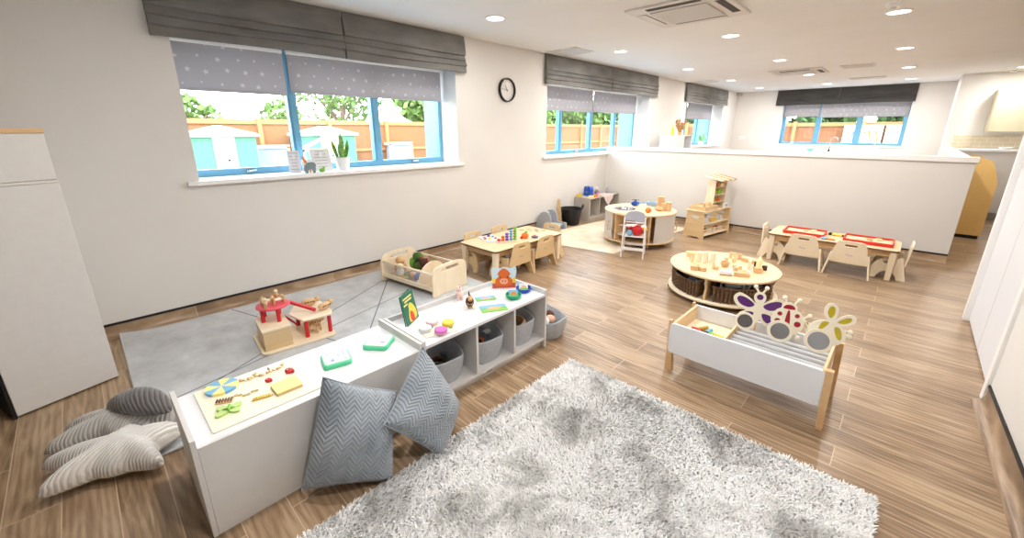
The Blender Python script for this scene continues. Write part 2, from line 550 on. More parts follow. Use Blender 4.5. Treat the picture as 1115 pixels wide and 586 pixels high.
def rrect(x0, y0, x1, y1, r, n=6):
    out = []
    for (cx, cy, a) in ((x1 - r, y0 + r, -90), (x1 - r, y1 - r, 0), (x0 + r, y1 - r, 90), (x0 + r, y0 + r, 180)):
        for i in range(n + 1):
            t = R(a + 90 * i / n)
            out.append((cx + r * math.cos(t), cy + r * math.sin(t)))
    return out


def ell(cx, cy, rx, ry=None, n=24, rot=0, a0=0, a1=360):
    ry = ry or rx
    out = []
    m = n if a1 - a0 >= 360 else n + 1
    for i in range(m):
        t = R(a0 + (a1 - a0) * i / n)
        x, y = rx * math.cos(t), ry * math.sin(t)
        out.append((cx + x * math.cos(rot) - y * math.sin(rot), cy + x * math.sin(rot) + y * math.cos(rot)))
    return out


def smoothpoly(pts, n=6):
    """closed Catmull-Rom through pts"""
    out = []
    k = len(pts)
    for i in range(k):
        p0, p1, p2, p3 = [Vector(pts[(i + j - 1) % k]) for j in range(4)]
        for q in range(n):
            t = q / n
            out.append(tuple(0.5 * ((2 * p1) + (p2 - p0) * t + (2 * p0 - 5 * p1 + 4 * p2 - p3) * t * t + (3 * p1 - p0 - 3 * p2 + p3) * t ** 3)))
    return out


XZ = Matrix(((1, 0, 0, 0), (0, 0, -1, 0), (0, 1, 0, 0), (0, 0, 0, 1)))   # plate (x,y,t) -> x, -t, y : stands up facing -Y
YZ = Matrix(((0, 0, 1, 0), (1, 0, 0, 0), (0, 1, 0, 0), (0, 0, 0, 1)))    # plate (x,y,t) -> t, x, y : stands up facing +X
T = Matrix.Translation
LAMP_W = 9.0

# ================================================================== ROOM
XL = -4.09      # left wall surface
ZC = 2.555      # ceiling
YP = 6.80       # partition face
YF = 13.9       # far wall face

m = MB(); m.box((-4.75, -3.0, -0.12), (4.0, 14.5, 0.0)); struct(m.build('floor', W['floor'], smooth=False))
m = MB(); m.box((-4.75, -3.2, ZC), (4.2, 14.5, ZC + 0.25)); struct(m.build('ceiling', W['ceil'], smooth=False))


def wall_with_holes(name, length, holes, thick, loc, rz, mat, ztop=ZC):
    """local x along the wall, local +y into the wall"""
    m = MB(); x = 0
    for (a, b, z0, z1) in holes:
        m.box((x, 0, 0), (a, thick, ztop))
        m.box((a, 0, 0), (b, thick, z0)); m.box((a, 0, z1), (b, thick, ztop))
        x = b
    m.box((x, 0, 0), (length, thick, ztop))
    return struct(m.build(name, mat, smooth=False, loc=loc, rz=rz))


Y0 = -3.0
WIN = [(0.66, 3.31), (5.03, 8.31), (10.2, 12.78)]
wall_with_holes('wall_left', 17.5, [(a - Y0, b - Y0, 1.075, 2.24) for a, b in WIN], 0.66, (XL, Y0, 0), R(90), W['wall'])
wall_with_holes('wall_far', 4.95, [(-2.88 + 4.09, -0.26 + 4.09, 1.09, 2.24)], 0.6, (XL, YF, 0), 0, W['wall'])
m = MB(); m.box((-4.75, Y0 - 0.2, 0), (1.05, Y0, ZC)); struct(m.build('wall_back', W['wall'], smooth=False))
m = MB(); m.box((0.612, 3.33, 0), (0.80, 4.86, ZC)); m.prism([(.572, 3.33), (.83, Y0), (1.05, Y0), (.80, 3.33)], 0, ZC); m.box((0.80, 4.70, 0), (3.8, 4.86, ZC)); m.box((3.8, 4.7, 0), (4.0, 12.4, ZC))
struct(m.build('wall_right', W['wall'], smooth=False))
m = MB(); m.box((0.40, 12.4, 0), (4.0, 14.5, ZC)); struct(m.build('wall_kitchen', W['wall'], smooth=False))
m = MB(); m.box((XL, YP, 0), (0.515, YP + 0.13, 1.155)); struct(m.build('wall_partition', W['wall'], smooth=False))
m = MB(); m.box((XL, YP - 0.02, 1.155), (0.535, YP + 0.15, 1.215)); struct(m.build('trim_1', W['white'], bevel=.006))
m = MB(); m.box((0.40, YP + 0.13, 0), (0.515, 12.4, 1.14)); m.box((0.515, 11.0, 0), (3.8, 11.12, 1.14)); struct(m.build('wall_kitchen_low', W['wall'], smooth=False))
m = MB(); m.box((0.385, YP + 0.15, 1.14), (0.53, 12.4, 1.18)); m.box((0.53, 10.97, 1.14), (3.8, 11.4, 1.18)); struct(m.build('trim_2', W['white'], bevel=.005))


def baseboard(name, L, loc, rz, strip=True):
    """vinyl floor coved up the wall with a black capping strip; local x along, wall at y=0, room at -y"""
    prof = [(-0.06, 0.001), (-0.045, 0.003), (-0.030, 0.009), (-0.018, 0.019), (-0.010, 0.032), (-0.006, 0.048), (-0.004, 0.10), (0, 0.10), (0, 0.001)]
    m = MB(); m.loft([[(x, y, z) for y, z in prof] for x in (0, L)])
    o = struct(m.build(name, W['floor'], loc=loc, rz=rz, ang=60))
    if strip:
        m = MB(); m.box((0, -0.009, 0.096), (L, 0, 0.112)); m.build('capping_strip', W['black'], o, smooth=False)
    return o


baseboard('baseboard_left', 9.8, (XL, Y0, 0), R(90))
baseboard('baseboard_partition', 0.515 - XL, (XL, YP, 0), 0)
baseboard('baseboard_right', 6.33, (0.572, 3.33, 0), R(-87.66))
baseboard('baseboard_far', 4.4, (XL, YF, 0), 0)
m = MB(); m.box((0.515, 10.985, 0), (3.8, 11.0, 0.1)); struct(m.build('baseboard_kitchen', W['greyplinth'], smooth=False))

# ---- storage doors in the right wall
gy = at(1061.3, 382.3, 2, 0).y
dr = bpy.data.objects.new('door_1', None); COL.objects.link(dr); struct(dr)
m = MB(); m.box((0.592, 3.40, 0.012), (0.612, gy - 0.006, 2.02)); m.build('door_leaf', W['door'], dr, bevel=.002)
m = MB(); m.box((0.592, gy + 0.006, 0.012), (0.612, 4.79, 2.02)); m.build('door_leaf', W['door'], dr, bevel=.002)
m = MB(); m.box((0.602, 3.40, 0.0), (0.611, 4.79, 2.03)); m.build('door_gap', base('brown_gap', (120, 84, 62), .6), dr, smooth=False)
for a, b in ((3.33, 3.40), (4.79, 4.86)):
    m = MB(); m.box((0.556, a, 0.0), (0.61, b, 2.10)); m.build('door_casing', W['white'], dr, bevel=.003)
m = MB(); m.box((0.556, 3.40, 2.03), (0.61, 4.79, 2.10)); m.build('door_casing', W['white'], dr, bevel=.003)


# ---- windows (local x along the wall, +y outwards, z up)
def window(n, loc, rz, L, mull, handles, z0=1.11, z1=2.24, yd=0.31, wall_t=0.66, f=.045):
    w = bpy.data.objects.new('window_%d' % n, None); COL.objects.link(w); struct(w); w.location = loc; w.rotation_euler = (0, 0, rz)
    m = MB()
    m.box((0, yd, z0), (L, yd + .06, z0 + .06)); m.box((0, yd, z1 - .05), (L, yd + .06, z1))
    m.box((0, yd, z0 + .06), (f, yd + .06, z1 - .05)); m.box((L - f, yd, z0 + .06), (L, yd + .06, z1 - .05))
    m.build('window_frame', W['blue'], w, bevel=.004)
    xs = [f] + [v for a, b in mull for v in (a, b)] + [L - f]
    for a, b in mull:
        m = MB(); m.box((a, yd - .012, z0 + .06), (b, yd + .06, z1 - .05)); m.box((a + .018, yd - .022, z0 + .06), (b - .018, yd - .012, z1 - .05))
        m.build('mullion', W['blue'], w, bevel=.003)
    for i in range(0, len(xs), 2):
        m = MB(); m.box((xs[i], yd + .03, z0 + .06), (xs[i + 1], yd + .036, z1 - .05)); m.build('pane', W['glass'], w, smooth=False)
    m = MB(); m.box((0, yd + .06, z0), (.012, wall_t, z1)); m.box((L - .012, yd + .06, z0), (L, wall_t, z1)); m.box((0, yd + .06, z0 - .02), (L, wall_t + .03, z0))
    m.build('outer_lining', W['blue'], w, smooth=False)
    m = MB(); m.box((0, 0, z0 - .035), (L, yd + .06, z0)); m.box((-.085, -.045, z0 - .035), (L + .07, 0, z0)); m.build('window_sill', W['white'], w, bevel=.006)
    for hx in handles:
        m = MB(); m.cbox((hx, yd - .008, z0 + .03), (.05, .016, .02)); m.tube([(hx - .01, yd - .012, z0 + .03), (hx - .012, yd - .035, z0 + .03), (hx + .045, yd - .04, z0 + .034)], .006)
        m.build('window_handle', W['chrome'], w)
    return w


window(1, (XL, WIN[0][0], 0), R(90), 2.65, [(0.85, 0.93), (1.70, 1.79)], (0.44, 2.2))
window(2, (XL, WIN[1][0], 0), R(90), 3.28, [(0.70, 0.78), (1.61, 1.69), (2.45, 2.53)], (1.2,))
window(3, (XL, WIN[2][0], 0), R(90), 2.58, [(0.72, 0.80), (1.58, 1.66)], (1.9,))
window(4, (-2.88, YF, 0), 0, 2.62, [(0.78, 0.90), (1.65, 1.78)], (0.3, 2.1), z0=1.125, yd=.24, wall_t=.6, f=.085)


# ---- roman blinds and roller blinds
def roman(loc, rz, L, mat, label, seed, group, deep=.0):
    rnd = random.Random(seed)
    prof = [(.022, 2.548), (.034, 2.548), (.050, 2.42), (.056, 2.385), (.064, 2.345), (.046, 2.337), (.068, 2.285), (.050, 2.277), (.072, 2.222), (.054, 2.213), (.066, 2.150), (.020, 2.152)]
    n = 26
    ph = rnd.random() * 6
    rings = []
    for i in range(n + 1):
        x = L * i / n
        r = []
        for k, (d, z) in enumerate(prof):
            wob = 0.006 * math.sin(x * 5 + ph + k * .9) + 0.004 * math.sin(x * 13 + ph * 2 + k)
            zz = z + (0.005 * math.sin(x * 3.3 + ph + k * .4) if 1 < k else 0)
            e = 0.0
            r.append((x + e, -(d + (wob if 1 < k < 11 else 0)), zz))
        rings.append(r)
    m = MB(); m.loft(rings)
    o = m.build('roman_blind', mat, loc=loc, rz=rz, ang=50)
    tag(o, label, 'blind', group)
    return o


roman((XL, 0.55, 0), R(90), 1.41, W['drape'], 'grey velour roman blind gathered up over the left half of the nearest window', 1, 'roman blinds')
roman((XL, 1.97, 0), R(90), 1.46, W['drape'], 'grey velour roman blind gathered up over the half of the nearest window beside the clock', 2, 'roman blinds')
roman((XL, 4.945, 0), R(90), 1.80, W['drape'], 'grey roman blind over the left half of the middle window, nearer the clock', 3, 'roman blinds')
roman((XL, 6.755, 0), R(90), 1.80, W['drape'], 'grey roman blind over the right half of the middle window, away from the clock', 4, 'roman blinds')
roman((XL, 10.05, 0), R(90), 1.45, W['drape'], 'small grey roman blind on the left half of the third window along the long wall', 5, 'roman blinds')
roman((XL, 11.51, 0), R(90), 1.42, W['drape'], 'small grey roman blind on the right half of the third window, nearest the far corner', 6, 'roman blinds')
roman((-3.05, YF, 0), 0, 1.38, W['drape_dark'], 'dark charcoal roman blind on the left half of the end wall window', 7, 'roman blinds')
roman((-1.665, YF, 0), 0, 1.45, W['drape_dark'], 'dark charcoal roman blind on the right half of the end wall window', 8, 'roman blinds')


def star(cx, cz, r, rot):
    return [(cx + (r if i % 2 == 0 else r * .42) * math.sin(rot + PI * i / 5), cz + (r if i % 2 == 0 else r * .42) * math.cos(rot + PI * i / 5)) for i in range(10)]


def roller(loc, rz, x0, x1, zb, yd, label, seed, ztop=2.2):
    rnd = random.Random(seed)
    t = thing('roller_blind', label, 'blind', loc, rz, 'starry roller blinds')
    m = MB(); m.box((x0, yd, zb), (x1, yd + .003, ztop))
    m.mi = 1
    nx = max(2, int((x1 - x0) / .13))
    for i in range(nx):
        for j in range(4):
            z = zb + .05 + j * .1 + rnd.uniform(-.012, .012)
            x = x0 + (i + .5 + (.25 if j % 2 else -.22)) * (x1 - x0) / nx + rnd.uniform(-.02, .02)
            r = rnd.choice((.011, .016, .024))
            if x - r < x0 or x + r > x1 or z + r > ztop: continue
            p = star(x, z, r, rnd.uniform(-.3, .3))
            vs = [m.bm.verts.new((a, yd - .0012, b)) for a, b in p]
            c = m.bm.verts.new((x, yd - .0012, z))
            for k in range(10): m._f([vs[k], vs[(k + 1) % 10], c])
    m.build('blind_cloth', [W['roller'], W['star']], t, smooth=False)
    m = MB(); m.box((x0, yd - .004, zb - .014), (x1, yd + .008, zb + .008)); m.build('bottom_bar', W['roller'], t, bevel=.003)
    m = MB(); m.cyl((x0, yd + .012, ztop - .01), (x1, yd + .012, ztop - .01), .022); m.build('roller_tube', W['white'], t)
    return t


lc = (XL, 0, 0)
roller(lc, R(90), 0.675, 1.510, 1.825, .27, 'pale grey star-print roller blind half lowered behind the left end of the nearest window', 1)
roller(lc, R(90), 1.545, 3.285, 1.850, .27, 'wide grey star-print roller blind half lowered, on the nearest window next to the clock side', 2)
roller(lc, R(90), 5.05, 6.675, 1.82, .27, 'faint star-print roller blind on the left part of the middle window', 3)
roller(lc, R(90), 6.695, 8.28, 1.83, .27, 'faint star-print roller blind on the right part of the middle window', 4)
roller(lc, R(90), 10.22, 10.955, 1.79, .27, 'narrow grey roller blind at the near end of the third window', 5)
roller(lc, R(90), 10.975, 12.72, 1.79, .27, 'grey roller blind at the far end of the third window', 6)
lf = (0, YF, 0)
roller(lf, 0, -2.86, -2.05, 1.87, .2, 'starry grey roller blind on the left third of the end wall window', 7)
roller(lf, 0, -2.02, -0.28, 1.84, .2, 'starry grey roller blind on the right two thirds of the end wall window', 8)

# ---- downlights
YS = (3.13, 5.55, 7.95, 10.35, 12.65, .71)  # last value: unseen lamp row added to brighten the foreground
cols = {-3.22: 'window wall row', -1.80: 'second row', -0.355: 'third row', 1.10: 'partly added kitchen row'}
rowsn = ['nearest the clock end of the room', 'level with the near children table', 'over the partition wall', 'over the far half beyond the partition', 'nearest the end wall', 'added out of view to light the foreground', 'behind the camera end of the room']
first = None
for cx, nm in cols.items():
    for j, cy in enumerate(YS):
        if cx > 1 and j > 4: continue
        if (cx > 1 and j not in (2, 3)) or (cx < -3 and j == 5): continue  # nearer kitchen lamp is out of view, added to brighten the maple cabinet
        if first is None:
            d = thing('downlight', '', 'light', (0, 0, 0), 0, 'recessed ceiling downlights')
            m = MB(); m.lathe([(.082, -.002), (.084, -.010), (.100, -.006), (.102, 0)], seg=32); m.build('trim_ring', W['white'], d)
            m = MB(); m.lathe([(0, -.008), (.05, -.009), (.082, -.006)], seg=32); m.build('diffuser', W['lamp'], d)
            first = d
        else:
            d = copy_tree(first)
        d.location = (cx, cy, ZC)
        if cx == 1.10 and j == 3: d.location.y = 11.67
        d['label'] = 'recessed ceiling light in the %s, %s' % (nm, rowsn[j])
        ld = bpy.data.lights.new('lamp_light', 'AREA'); ld.shape = 'DISK'; ld.size = .17; ld.energy = LAMP_W; ld.color = (1.0, .965, .92)
        lo = bpy.data.objects.new('bulb', ld); COL.objects.link(lo); lo.parent = d; lo.location = (0, 0, -.012)


# ---- ceiling cassettes and panels
def cassette(cx, cy, s, label):
    t = thing('ceiling_cassette', label, 'air conditioner', (cx, cy, ZC), 0, 'ceiling air conditioning cassettes')
    m = MB(); m.box((-s / 2, -s / 2, -.022), (s / 2, s / 2, 0)); m.build('panel', W['vent'], t, bevel=.008)
    g = s * .30
    m = MB(); m.box((-g, -g, -.034), (g, g, -.022)); m.build('intake_grille', W['vent_grille'], t, bevel=.006)
    for k in range(4):
        M = Matrix.Rotation(k * PI / 2, 4, 'Z')
        m = MB(); m.box((-s * .28, -s * .455, -.0245), (s * .28, -s * .365, -.0221), M); m.build('air_slot', W['dark'], t, smooth=False)
        Mf = M @ T((0, -s * .36, -.026)) @ Matrix.Rotation(R(-24 if k in (0, 1) else -4), 4, 'X')
        m = MB(); m.box((-s * .28, -s * .098, -.004), (s * .28, 0, 0), Mf); m.build('louvre_flap', W['vent'], t, bevel=.001)
    return t


cassette(-1.76, 4.19, .84, 'square white air conditioning cassette in the ceiling above the near tables')
cassette(-1.86, 9.70, .84, 'square white air conditioning cassette in the ceiling beyond the partition')
for (x0, y0, x1, y1, lb) in ((-1.21, 9.34, -.75, 9.75, 'flat grey ceiling vent panel beside the far air conditioning cassette'), (-1.31, 11.65, -.70, 12.02, 'flat grey ceiling vent panel nearest the end wall blind'),
                             (-4.03, 4.87, -3.5, 5.32, 'flat white ceiling vent panel by the middle window blind'), (-4.03, 10.0, -3.5, 10.45, 'flat white ceiling vent panel by the third window blind')):
    t = thing('ceiling_vent', lb, 'vent', ((x0 + x1) / 2, (y0 + y1) / 2, ZC), 0, 'ceiling vent panels')
    a, b = (x1 - x0) / 2, (y1 - y0) / 2
    m = MB(); m.box((-a, -b, -.012), (a, b, 0)); m.build('vent_frame', W['vent'], t, bevel=.004)
    m = MB(); m.box((-a + .03, -b + .03, -.016), (a - .03, b - .03, -.012)); m.build('vent_grille', W['vent_grille'], t, smooth=False)
for (x, y, lb) in ((-.377, 5.2, 'small white smoke alarm beside a ceiling downlight at the top of the picture'), (1.03, 12.2, 'small white ceiling sensor above the kitchen')):
    t = thing('smoke_alarm', lb, 'alarm', (x, y, ZC))
    m = MB(); m.lathe([(.055, 0), (.055, -.018), (.045, -.028), (0, -.03)], seg=28); m.build('alarm_body', W['white'], t)
    m = MB(); m.lathe([(.024, -.028), (.022, -.045), (0, -.047)], seg=20); m.build('sensor_cap', W['vent'], t)
m = MB(); m.box((-4.088, 13.78, 2.46), (-3.98, 13.899, 2.553)); tag(m.build('motion_sensor', base('beige_plastic', (190, 176, 164), .5), bevel=.008), 'small beige sensor box high in the far corner', 'sensor')
t = thing('wall_socket', 'white double wall socket on the end wall near the corner', 'socket', (-3.80, 13.9, 1.28))
m = MB(); m.box((-.075, -.012, -.043), (.075, 0, .043)); m.build('socket_plate', W['white'], t, bevel=.004)
for sx in (-.036, .036):
    m = MB(); m.cbox((sx, -.013, -.008), (.03, .004, .03)); m.build('socket_outlet', W['vent_grille'], t)

# ---- wall clock
t = thing('wall_clock', 'round black-rimmed wall clock on the white wall between two windows', 'clock', (XL, 4.165, 2.012), R(90))
YM = XZ
m = MB(); m.lathe([(.150, 0), (.150, .034), (.146, .040), (.136, .040), (.133, .030), (.133, .012)], seg=48, M=Matrix.Rotation(R(90), 4, 'X')); m.build('clock_rim', W['black'], t)
m = MB(); m.lathe([(0, .010), (.136, .010)], seg=48, M=Matrix.Rotation(R(90), 4, 'X')); m.build('clock_face', W['lid'], t)
m = MB()
for k in range(12):
    a = k * PI / 6
    m.box((-.002, -.0125, .108), (.002, -.0105, .122), Matrix.Rotation(a, 4, 'Y'))
m.build('hour_marks', W['ink'], t, smooth=False)
for a, ln, w in ((-30, .068, .005), (-82, .10, .0035)):
    m = MB(); m.box((-w / 2, -.018, -.02), (w / 2, -.015, ln), Matrix.Rotation(R(a), 4, 'Y')); m.build('clock_hand', W['black'], t, smooth=False)
m = MB(); m.cyl((0, -.020, 0), (0, -.012, 0), .007); m.build('hand_pivot', W['black'], t)

# ---- kitchen beyond
t = thing('wall_cupboard', 'cream kitchen wall cupboard above the tiled splashback', 'cupboard', (.90, 12.4, 1.46))
m = MB(); m.box((0, -.34, 0), (2.2, 0, .76)); m.build('cupboard_body', W['kitch'], t, bevel=.003)
for k in range(3):
    m = MB(); m.box((.01 + k * .735, -.362, .015), (.725 + k * .735, -.342, .75)); dd = m.build('cupboard_door', W['kitch'], t, bevel=.004)
    m = MB(); m.cyl((.66 + k * .735, -.385, .08), (.66 + k * .735, -.362, .08), .012, .009); m.build('door_knob', W['chrome'], dd)
m = MB(); m.box((.515, 12.385, 1.0), (3.8, 12.4, 1.40)); struct(m.build('trim_3', M_tile(), smooth=False))
t = thing('kitchen_worktop', 'white kitchen worktop with cupboards behind the low white wall', 'worktop', (.53, 11.42, 0))
m = MB(); m.box((0, 0, .9), (3.2, .96, .94)); m.build('worktop_board', W['white'], t, bevel=.004)
m = MB(); m.box((0, .35, 0), (3.2, .94, .9)); m.build('base_cupboard', W['kitch'], t, bevel=.004)
q = at(1095, 161.5, 1, 11.2)
m = MB(); m.lathe([(0, .004), (.05, .004), (.09, .04), (.095, .04), (.055, 0), (0, 0)], seg=24); tag(m.build('serving_bowl', W['potw'], loc=(q.x, 11.2, 1.181)), 'small white bowl on the white ledge under the cream cupboard', 'bowl')
q = at(1048, 167.5, 2, 1.18)
m = MB(); m.cyl((0, 0, 0), (0, 0, .012), .028, .022); tag(m.build('door_stopper', W['black'], loc=(.458, 7.3, 1.181)), 'small black rubber stopper on the top of the low white wall', 'stopper')

# maple shelving behind the partition
t = thing('maple_cabinet', 'honey maple cabinet with chamfered corners standing behind the white partition', 'cabinet', (.60, 8.69, 0))
m = MB(); m.plate([[(0, .05), (.31, .05), (.31, .80), (.23, 1.06), (.16, 1.12), (0, 1.12)]], .02, XZ @ T((0, 0, -.02))); m.build('end_panel', W['maple'], t, bevel=.002)
m = MB(); m.plate([[(0, .05), (.31, .05), (.31, .80), (.23, 1.06), (.16, 1.12), (0, 1.12)]], .02, XZ @ T((0, 0, -1.32))); m.build('end_panel', W['maple'], t, bevel=.002)
for z in (.08, .42, .76):
    m = MB(); m.box((.01, .02, z), (.30, 1.30, z + .02)); m.build('shelf', W['maple'], t)
m = MB(); m.box((0, .02, .05), (.015, 1.30, 1.10)); m.build('back_panel', W['maple'], t)
m = MB(); m.box((.01, .01, .0), (.29, 1.31, .05)); m.build('plinth', W['black'], t)

# furniture seen over the partition
t = thing('tall_cabinet', 'tall white cabinet standing behind the partition near the window wall', 'cabinet', (-3.87, 8.5, 0))
m = MB(); m.box((0, 0, 0), (.34, .42, 1.40)); m.box((0, .42, 0), (.02, .84, 1.40)); m.box((.02, .42, 1.38), (.34, .84, 1.40)); m.box((.02, .82, 0), (.34, .84, 1.38)); m.box((.02, .42, 0), (.34, .82, .1))
m.box((.02, .42, 1.0), (.34, .82, 1.02)); m.box((.02, .42, .6), (.34, .82, .62))
m.build('cabinet_body', W['lamw'], t, bevel=.003)
m = MB(); m.box((.01, -.016, .04), (.33, 0, 1.38)); dd = m.build('cabinet_door', W['lamw'], t, bevel=.003)
m = MB(); m.box((.29, -.03, .8), (.30, -.016, .95)); m.build('door_handle', W['chrome'], dd, bevel=.002)
p = at(731, 146, 2, 1.40)
t = thing('squeeze_bottle', 'slim yellow-green bottle standing on the tall white cabinet', 'bottle', (-3.70, 8.68, 1.4))
m = MB(); m.lathe([(0, 0), (.028, 0), (.030, .01), (.030, .12), (.012, .15), (.010, .17), (0, .17)], seg=20); m.build('bottle_body', base('lime_plastic', (206, 214, 60), .4), t)
m = MB(); m.cyl((0, 0, .17), (0, 0, .20), .012, .006); m.build('bottle_cap', W['yellow'], t)
t = thing('dried_plant', 'bunch of brown dried leaves standing on the tall white cabinet', 'plant', (-3.62, 8.86, 1.4))
m = MB(); m.lathe([(0, 0), (.03, 0), (.038, .06), (.034, .06), (.026, .004), (0, .004)], seg=20); m.build('vase', W['beech'], t)
rn = random.Random(3)
m = MB()
for k in range(9):
    a = rn.uniform(0, 6.28); h = rn.uniform(.16, .32); dx, dy = .11 * math.cos(a), .06 * math.sin(a)
    m.tube([(0, 0, .01), (dx * .3, dy * .3, h * .5), (dx, dy, h)], .004, 6)
    for q in range(4):
        f = .4 + q * .18
        m.sph((dx * f * f + rn.uniform(-.02, .02), dy * f, h * f), (.02, .012, .03), 8, 6)
m.build('dried_leaves', base('dried_brown', (170, 124, 72), .8), t)
t = thing('hoop_frame', 'pair of curved white tubular hoops showing above the partition', 'frame', (-3.88, 7.75, 0))
for dx, dy in ((-.05, 0), (.13, .25)):
    m = MB(); pts = [(dx - .12, dy, 0)] + [(dx + .12 * math.cos(PI - PI * i / 12) * (1.0), dy, 1.36 + .14 * math.sin(PI * i / 12)) for i in range(13)] + [(dx + .12, dy, 0)]
    m.tube(pts, .012, 10); m.build('hoop', W['white'], t)
m = MB(); m.tube([(-.16, 0, .02), (.26, .25, .02)], .012); m.build('floor_bar', W['white'], t)

t = thing('sink_counter', 'white washing counter below the end wall window', 'counter', (-3.0, 13.3, 0))
m = MB(); m.box((0, 0, 0), (2.9, .58, .93)); m.build('counter_body', W['lamw'], t, bevel=.003)
m = MB(); m.box((-.01, -.02, .93), (2.91, .585, .965)); m.build('counter_top', W['white'], t, bevel=.003)
t = thing('swan_neck_tap', 'tall dark swan-neck tap in front of the end wall window', 'tap', (-1.62, 13.62, .965))
m = MB(); m.tube([(0, 0, 0), (0, 0, .30)] + [(.07 - .07 * math.cos(PI * i / 8), -.02, .30 + .07 * math.sin(PI * i / 8)) for i in range(1, 9)] + [(.14, -.02, .24)], .012, 10); m.build('tap_spout', W['chrome'], t)
m = MB(); m.cyl((0, 0, 0), (0, 0, .05), .022); m.tube([(0, 0, .04), (0, -.05, .07)], .007); m.build('tap_base', W['black'], t)
t = thing('soap_dish', 'small sea-green dish by the dark tap under the end window', 'dish', (-2.0, 13.5, .965))
m = MB(); m.lathe([(0, 0), (.05, 0), (.09, .07), (.085, .07), (.045, .008), (0, .008)], seg=20); m.build('dish_bowl', base('sea_green', (120, 190, 170), .4), t)
m = MB(); m.cyl((0, 0, .01), (.0, 0, .11), .02, .012); m.build('dish_brush', W['white'], t)

# ---- things on the window sills
ZS = 1.111


def leaf(m, base_, tip, w, twist=0.0, n=8):
    b, t_ = Vector(base_), Vector(tip)
    ax = (t_ - b)
    side = ax.cross(Vector((math.cos(twist), math.sin(twist), 0))).normalized()
    nrm = side.cross(ax).normalized()
    rows = []
    for i in range(n + 1):
        f = i / n
        ww = w * (0.55 + .9 * f) * (1 - f ** 3) if f > 0 else w * .5
        c = b + ax * f + nrm * .02 * math.sin(f * 2.4)
        rows.append([c - side * ww, c + nrm * .004, c + side * ww, c - nrm * .003])
    m.loft(rows)


t = thing('snake_plant', 'snake plant with upright green leaves in a white pot on the nearest window sill', 'plant', (-4.22, at(374, 186, 0, -4.22).y, ZS))
m = MB(); m.lathe([(0, .012), (.05, .012), (.052, 0), (.058, .0), (.072, .11), (.075, .125), (.066, .125), (.062, .10), (0, .10)], seg=28); m.build('plant_pot', W['potw'], t)
m = MB()
for k, (dx, dy, h, w) in enumerate(((.0, 0, .27, .032), (-.03, -.05, .22, .030), (.03, .05, .20, .030), (.01, -.09, .20, .022), (-.02, .03, .18, .026), (.03, -.02, .16, .026))):
    leaf(m, (dx * .4, dy * .4, .095), (dx, dy, .10 + h), w, k)
m.build('leaves', W['snake'], t)


def card(px, py, w, h, label, lean=14, rz=0, tilt=0):
    p = at(px, py, 0, -4.2)
    t = thing('paper_sign', label, 'card', (-4.2, p.y, ZS), R(90 + rz))
    Mx = Matrix.Rotation(R(-lean), 4, 'X')
    m = MB(); m.box((-w / 2, 0, .001), (w / 2, .003, h), Mx); m.build('card_sheet', W['paper'], t, smooth=False)
    m = MB()
    rn2 = random.Random(px)
    for r_ in range(int(h / .03)):
        z = h - .025 - r_ * .03
        if z < .02: break
        ln = rn2.uniform(.4, .8) * w
        m.box((-ln / 2, -.0012, z - .0018), (ln / 2, 0, z + .0018), Mx)
    m.build('print_lines', W['ink'], t, smooth=False)
    m = MB(); m.box((-w * .1, .004, .001), (w * .1, .007, h * .8), Matrix.Rotation(R(12), 4, 'X') @ T((0, h * .25, 0))); m.build('card_stand', W['paper'], t, smooth=False)
    return t


card(322, 188, .10, .21, 'tall white printed card at the left of the window sill display', rz=-20)
card(353, 187, .20, .22, 'white printed sign in the middle of the window sill display', rz=5)
card(336, 188, .09, .12, 'small white printed card between the two larger signs on the sill')

# grey elephant figure
t = thing('elephant_figure', 'small flat grey elephant figure on the nearest window sill', 'toy', (-4.10, at(339, 188, 0, -4.10).y, ZS), R(90))
m = MB(); el = smoothpoly([(-.05, .0), (-.03, .0), (-.025, .03), (.01, .03), (.015, .0), (.035, .0), (.042, .05), (.045, .08), (.02, .10), (-.02, .10), (-.045, .085), (-.062, .05), (-.066, .02), (-.055, .03)], 3)
m.plate([el], .014, XZ); m.build('elephant_body', base('elephant_grey', (120, 140, 142), .7), t, bevel=.002)
t = thing('giraffe_figure', 'small yellow giraffe figure behind the grey elephant on the sill', 'toy', (-4.15, at(336, 188, 0, -4.15).y, ZS), R(90))
m = MB(); m.plate([[(-.02, 0), (-.012, 0), (-.01, .05), (.01, .05), (.014, 0), (.022, 0), (.024, .07), (.0, .085), (-.03, .15), (-.045, .155), (-.042, .14), (-.018, .08)]], .012, XZ); m.build('giraffe_body', W['orange'], t, bevel=.001)
t = thing('frog_figure', 'little green toy beside the elephant on the sill', 'toy', (-4.10, at(351, 187, 0, -4.10).y, ZS), R(90))
m = MB(); m.sph((0, 0, .02), (.028, .018, .020)); m.sph((.018, 0, .04), (.012, .012, .012)); m.build('frog_body', W['green2'], t)

# third window sill
t = thing('sill_plant', 'leafy pale green plant in a white pot on the third window sill', 'plant', (-4.2, 11.75, ZS))
m = MB(); m.lathe([(0, 0), (.05, 0), (.07, .10), (.062, .10), (0, .09)], seg=20); m.build('plant_pot', W['potw'], t)
m = MB(); rn = random.Random(8)
for k in range(16):
    a = rn.uniform(0, 6.28); h = rn.uniform(.08, .24); leaf(m, (0, 0, .09), (.13 * math.cos(a), .13 * math.sin(a), .09 + h), .02, a)
m.build('leaves', W['snake'], t)
t = thing('pump_bottle', 'clear white pump bottle on the third window sill', 'bottle', (-4.15, 12.45, ZS))
m = MB(); m.lathe([(0, 0), (.04, 0), (.04, .14), (.014, .17), (.012, .2), (0, .2)], seg=20); m.build('bottle_body', W['potw'], t)
m = MB(); m.tube([(0, 0, .19), (0, 0, .25), (0, -.04, .25)], .007); m.build('pump_head', W['white'], t)

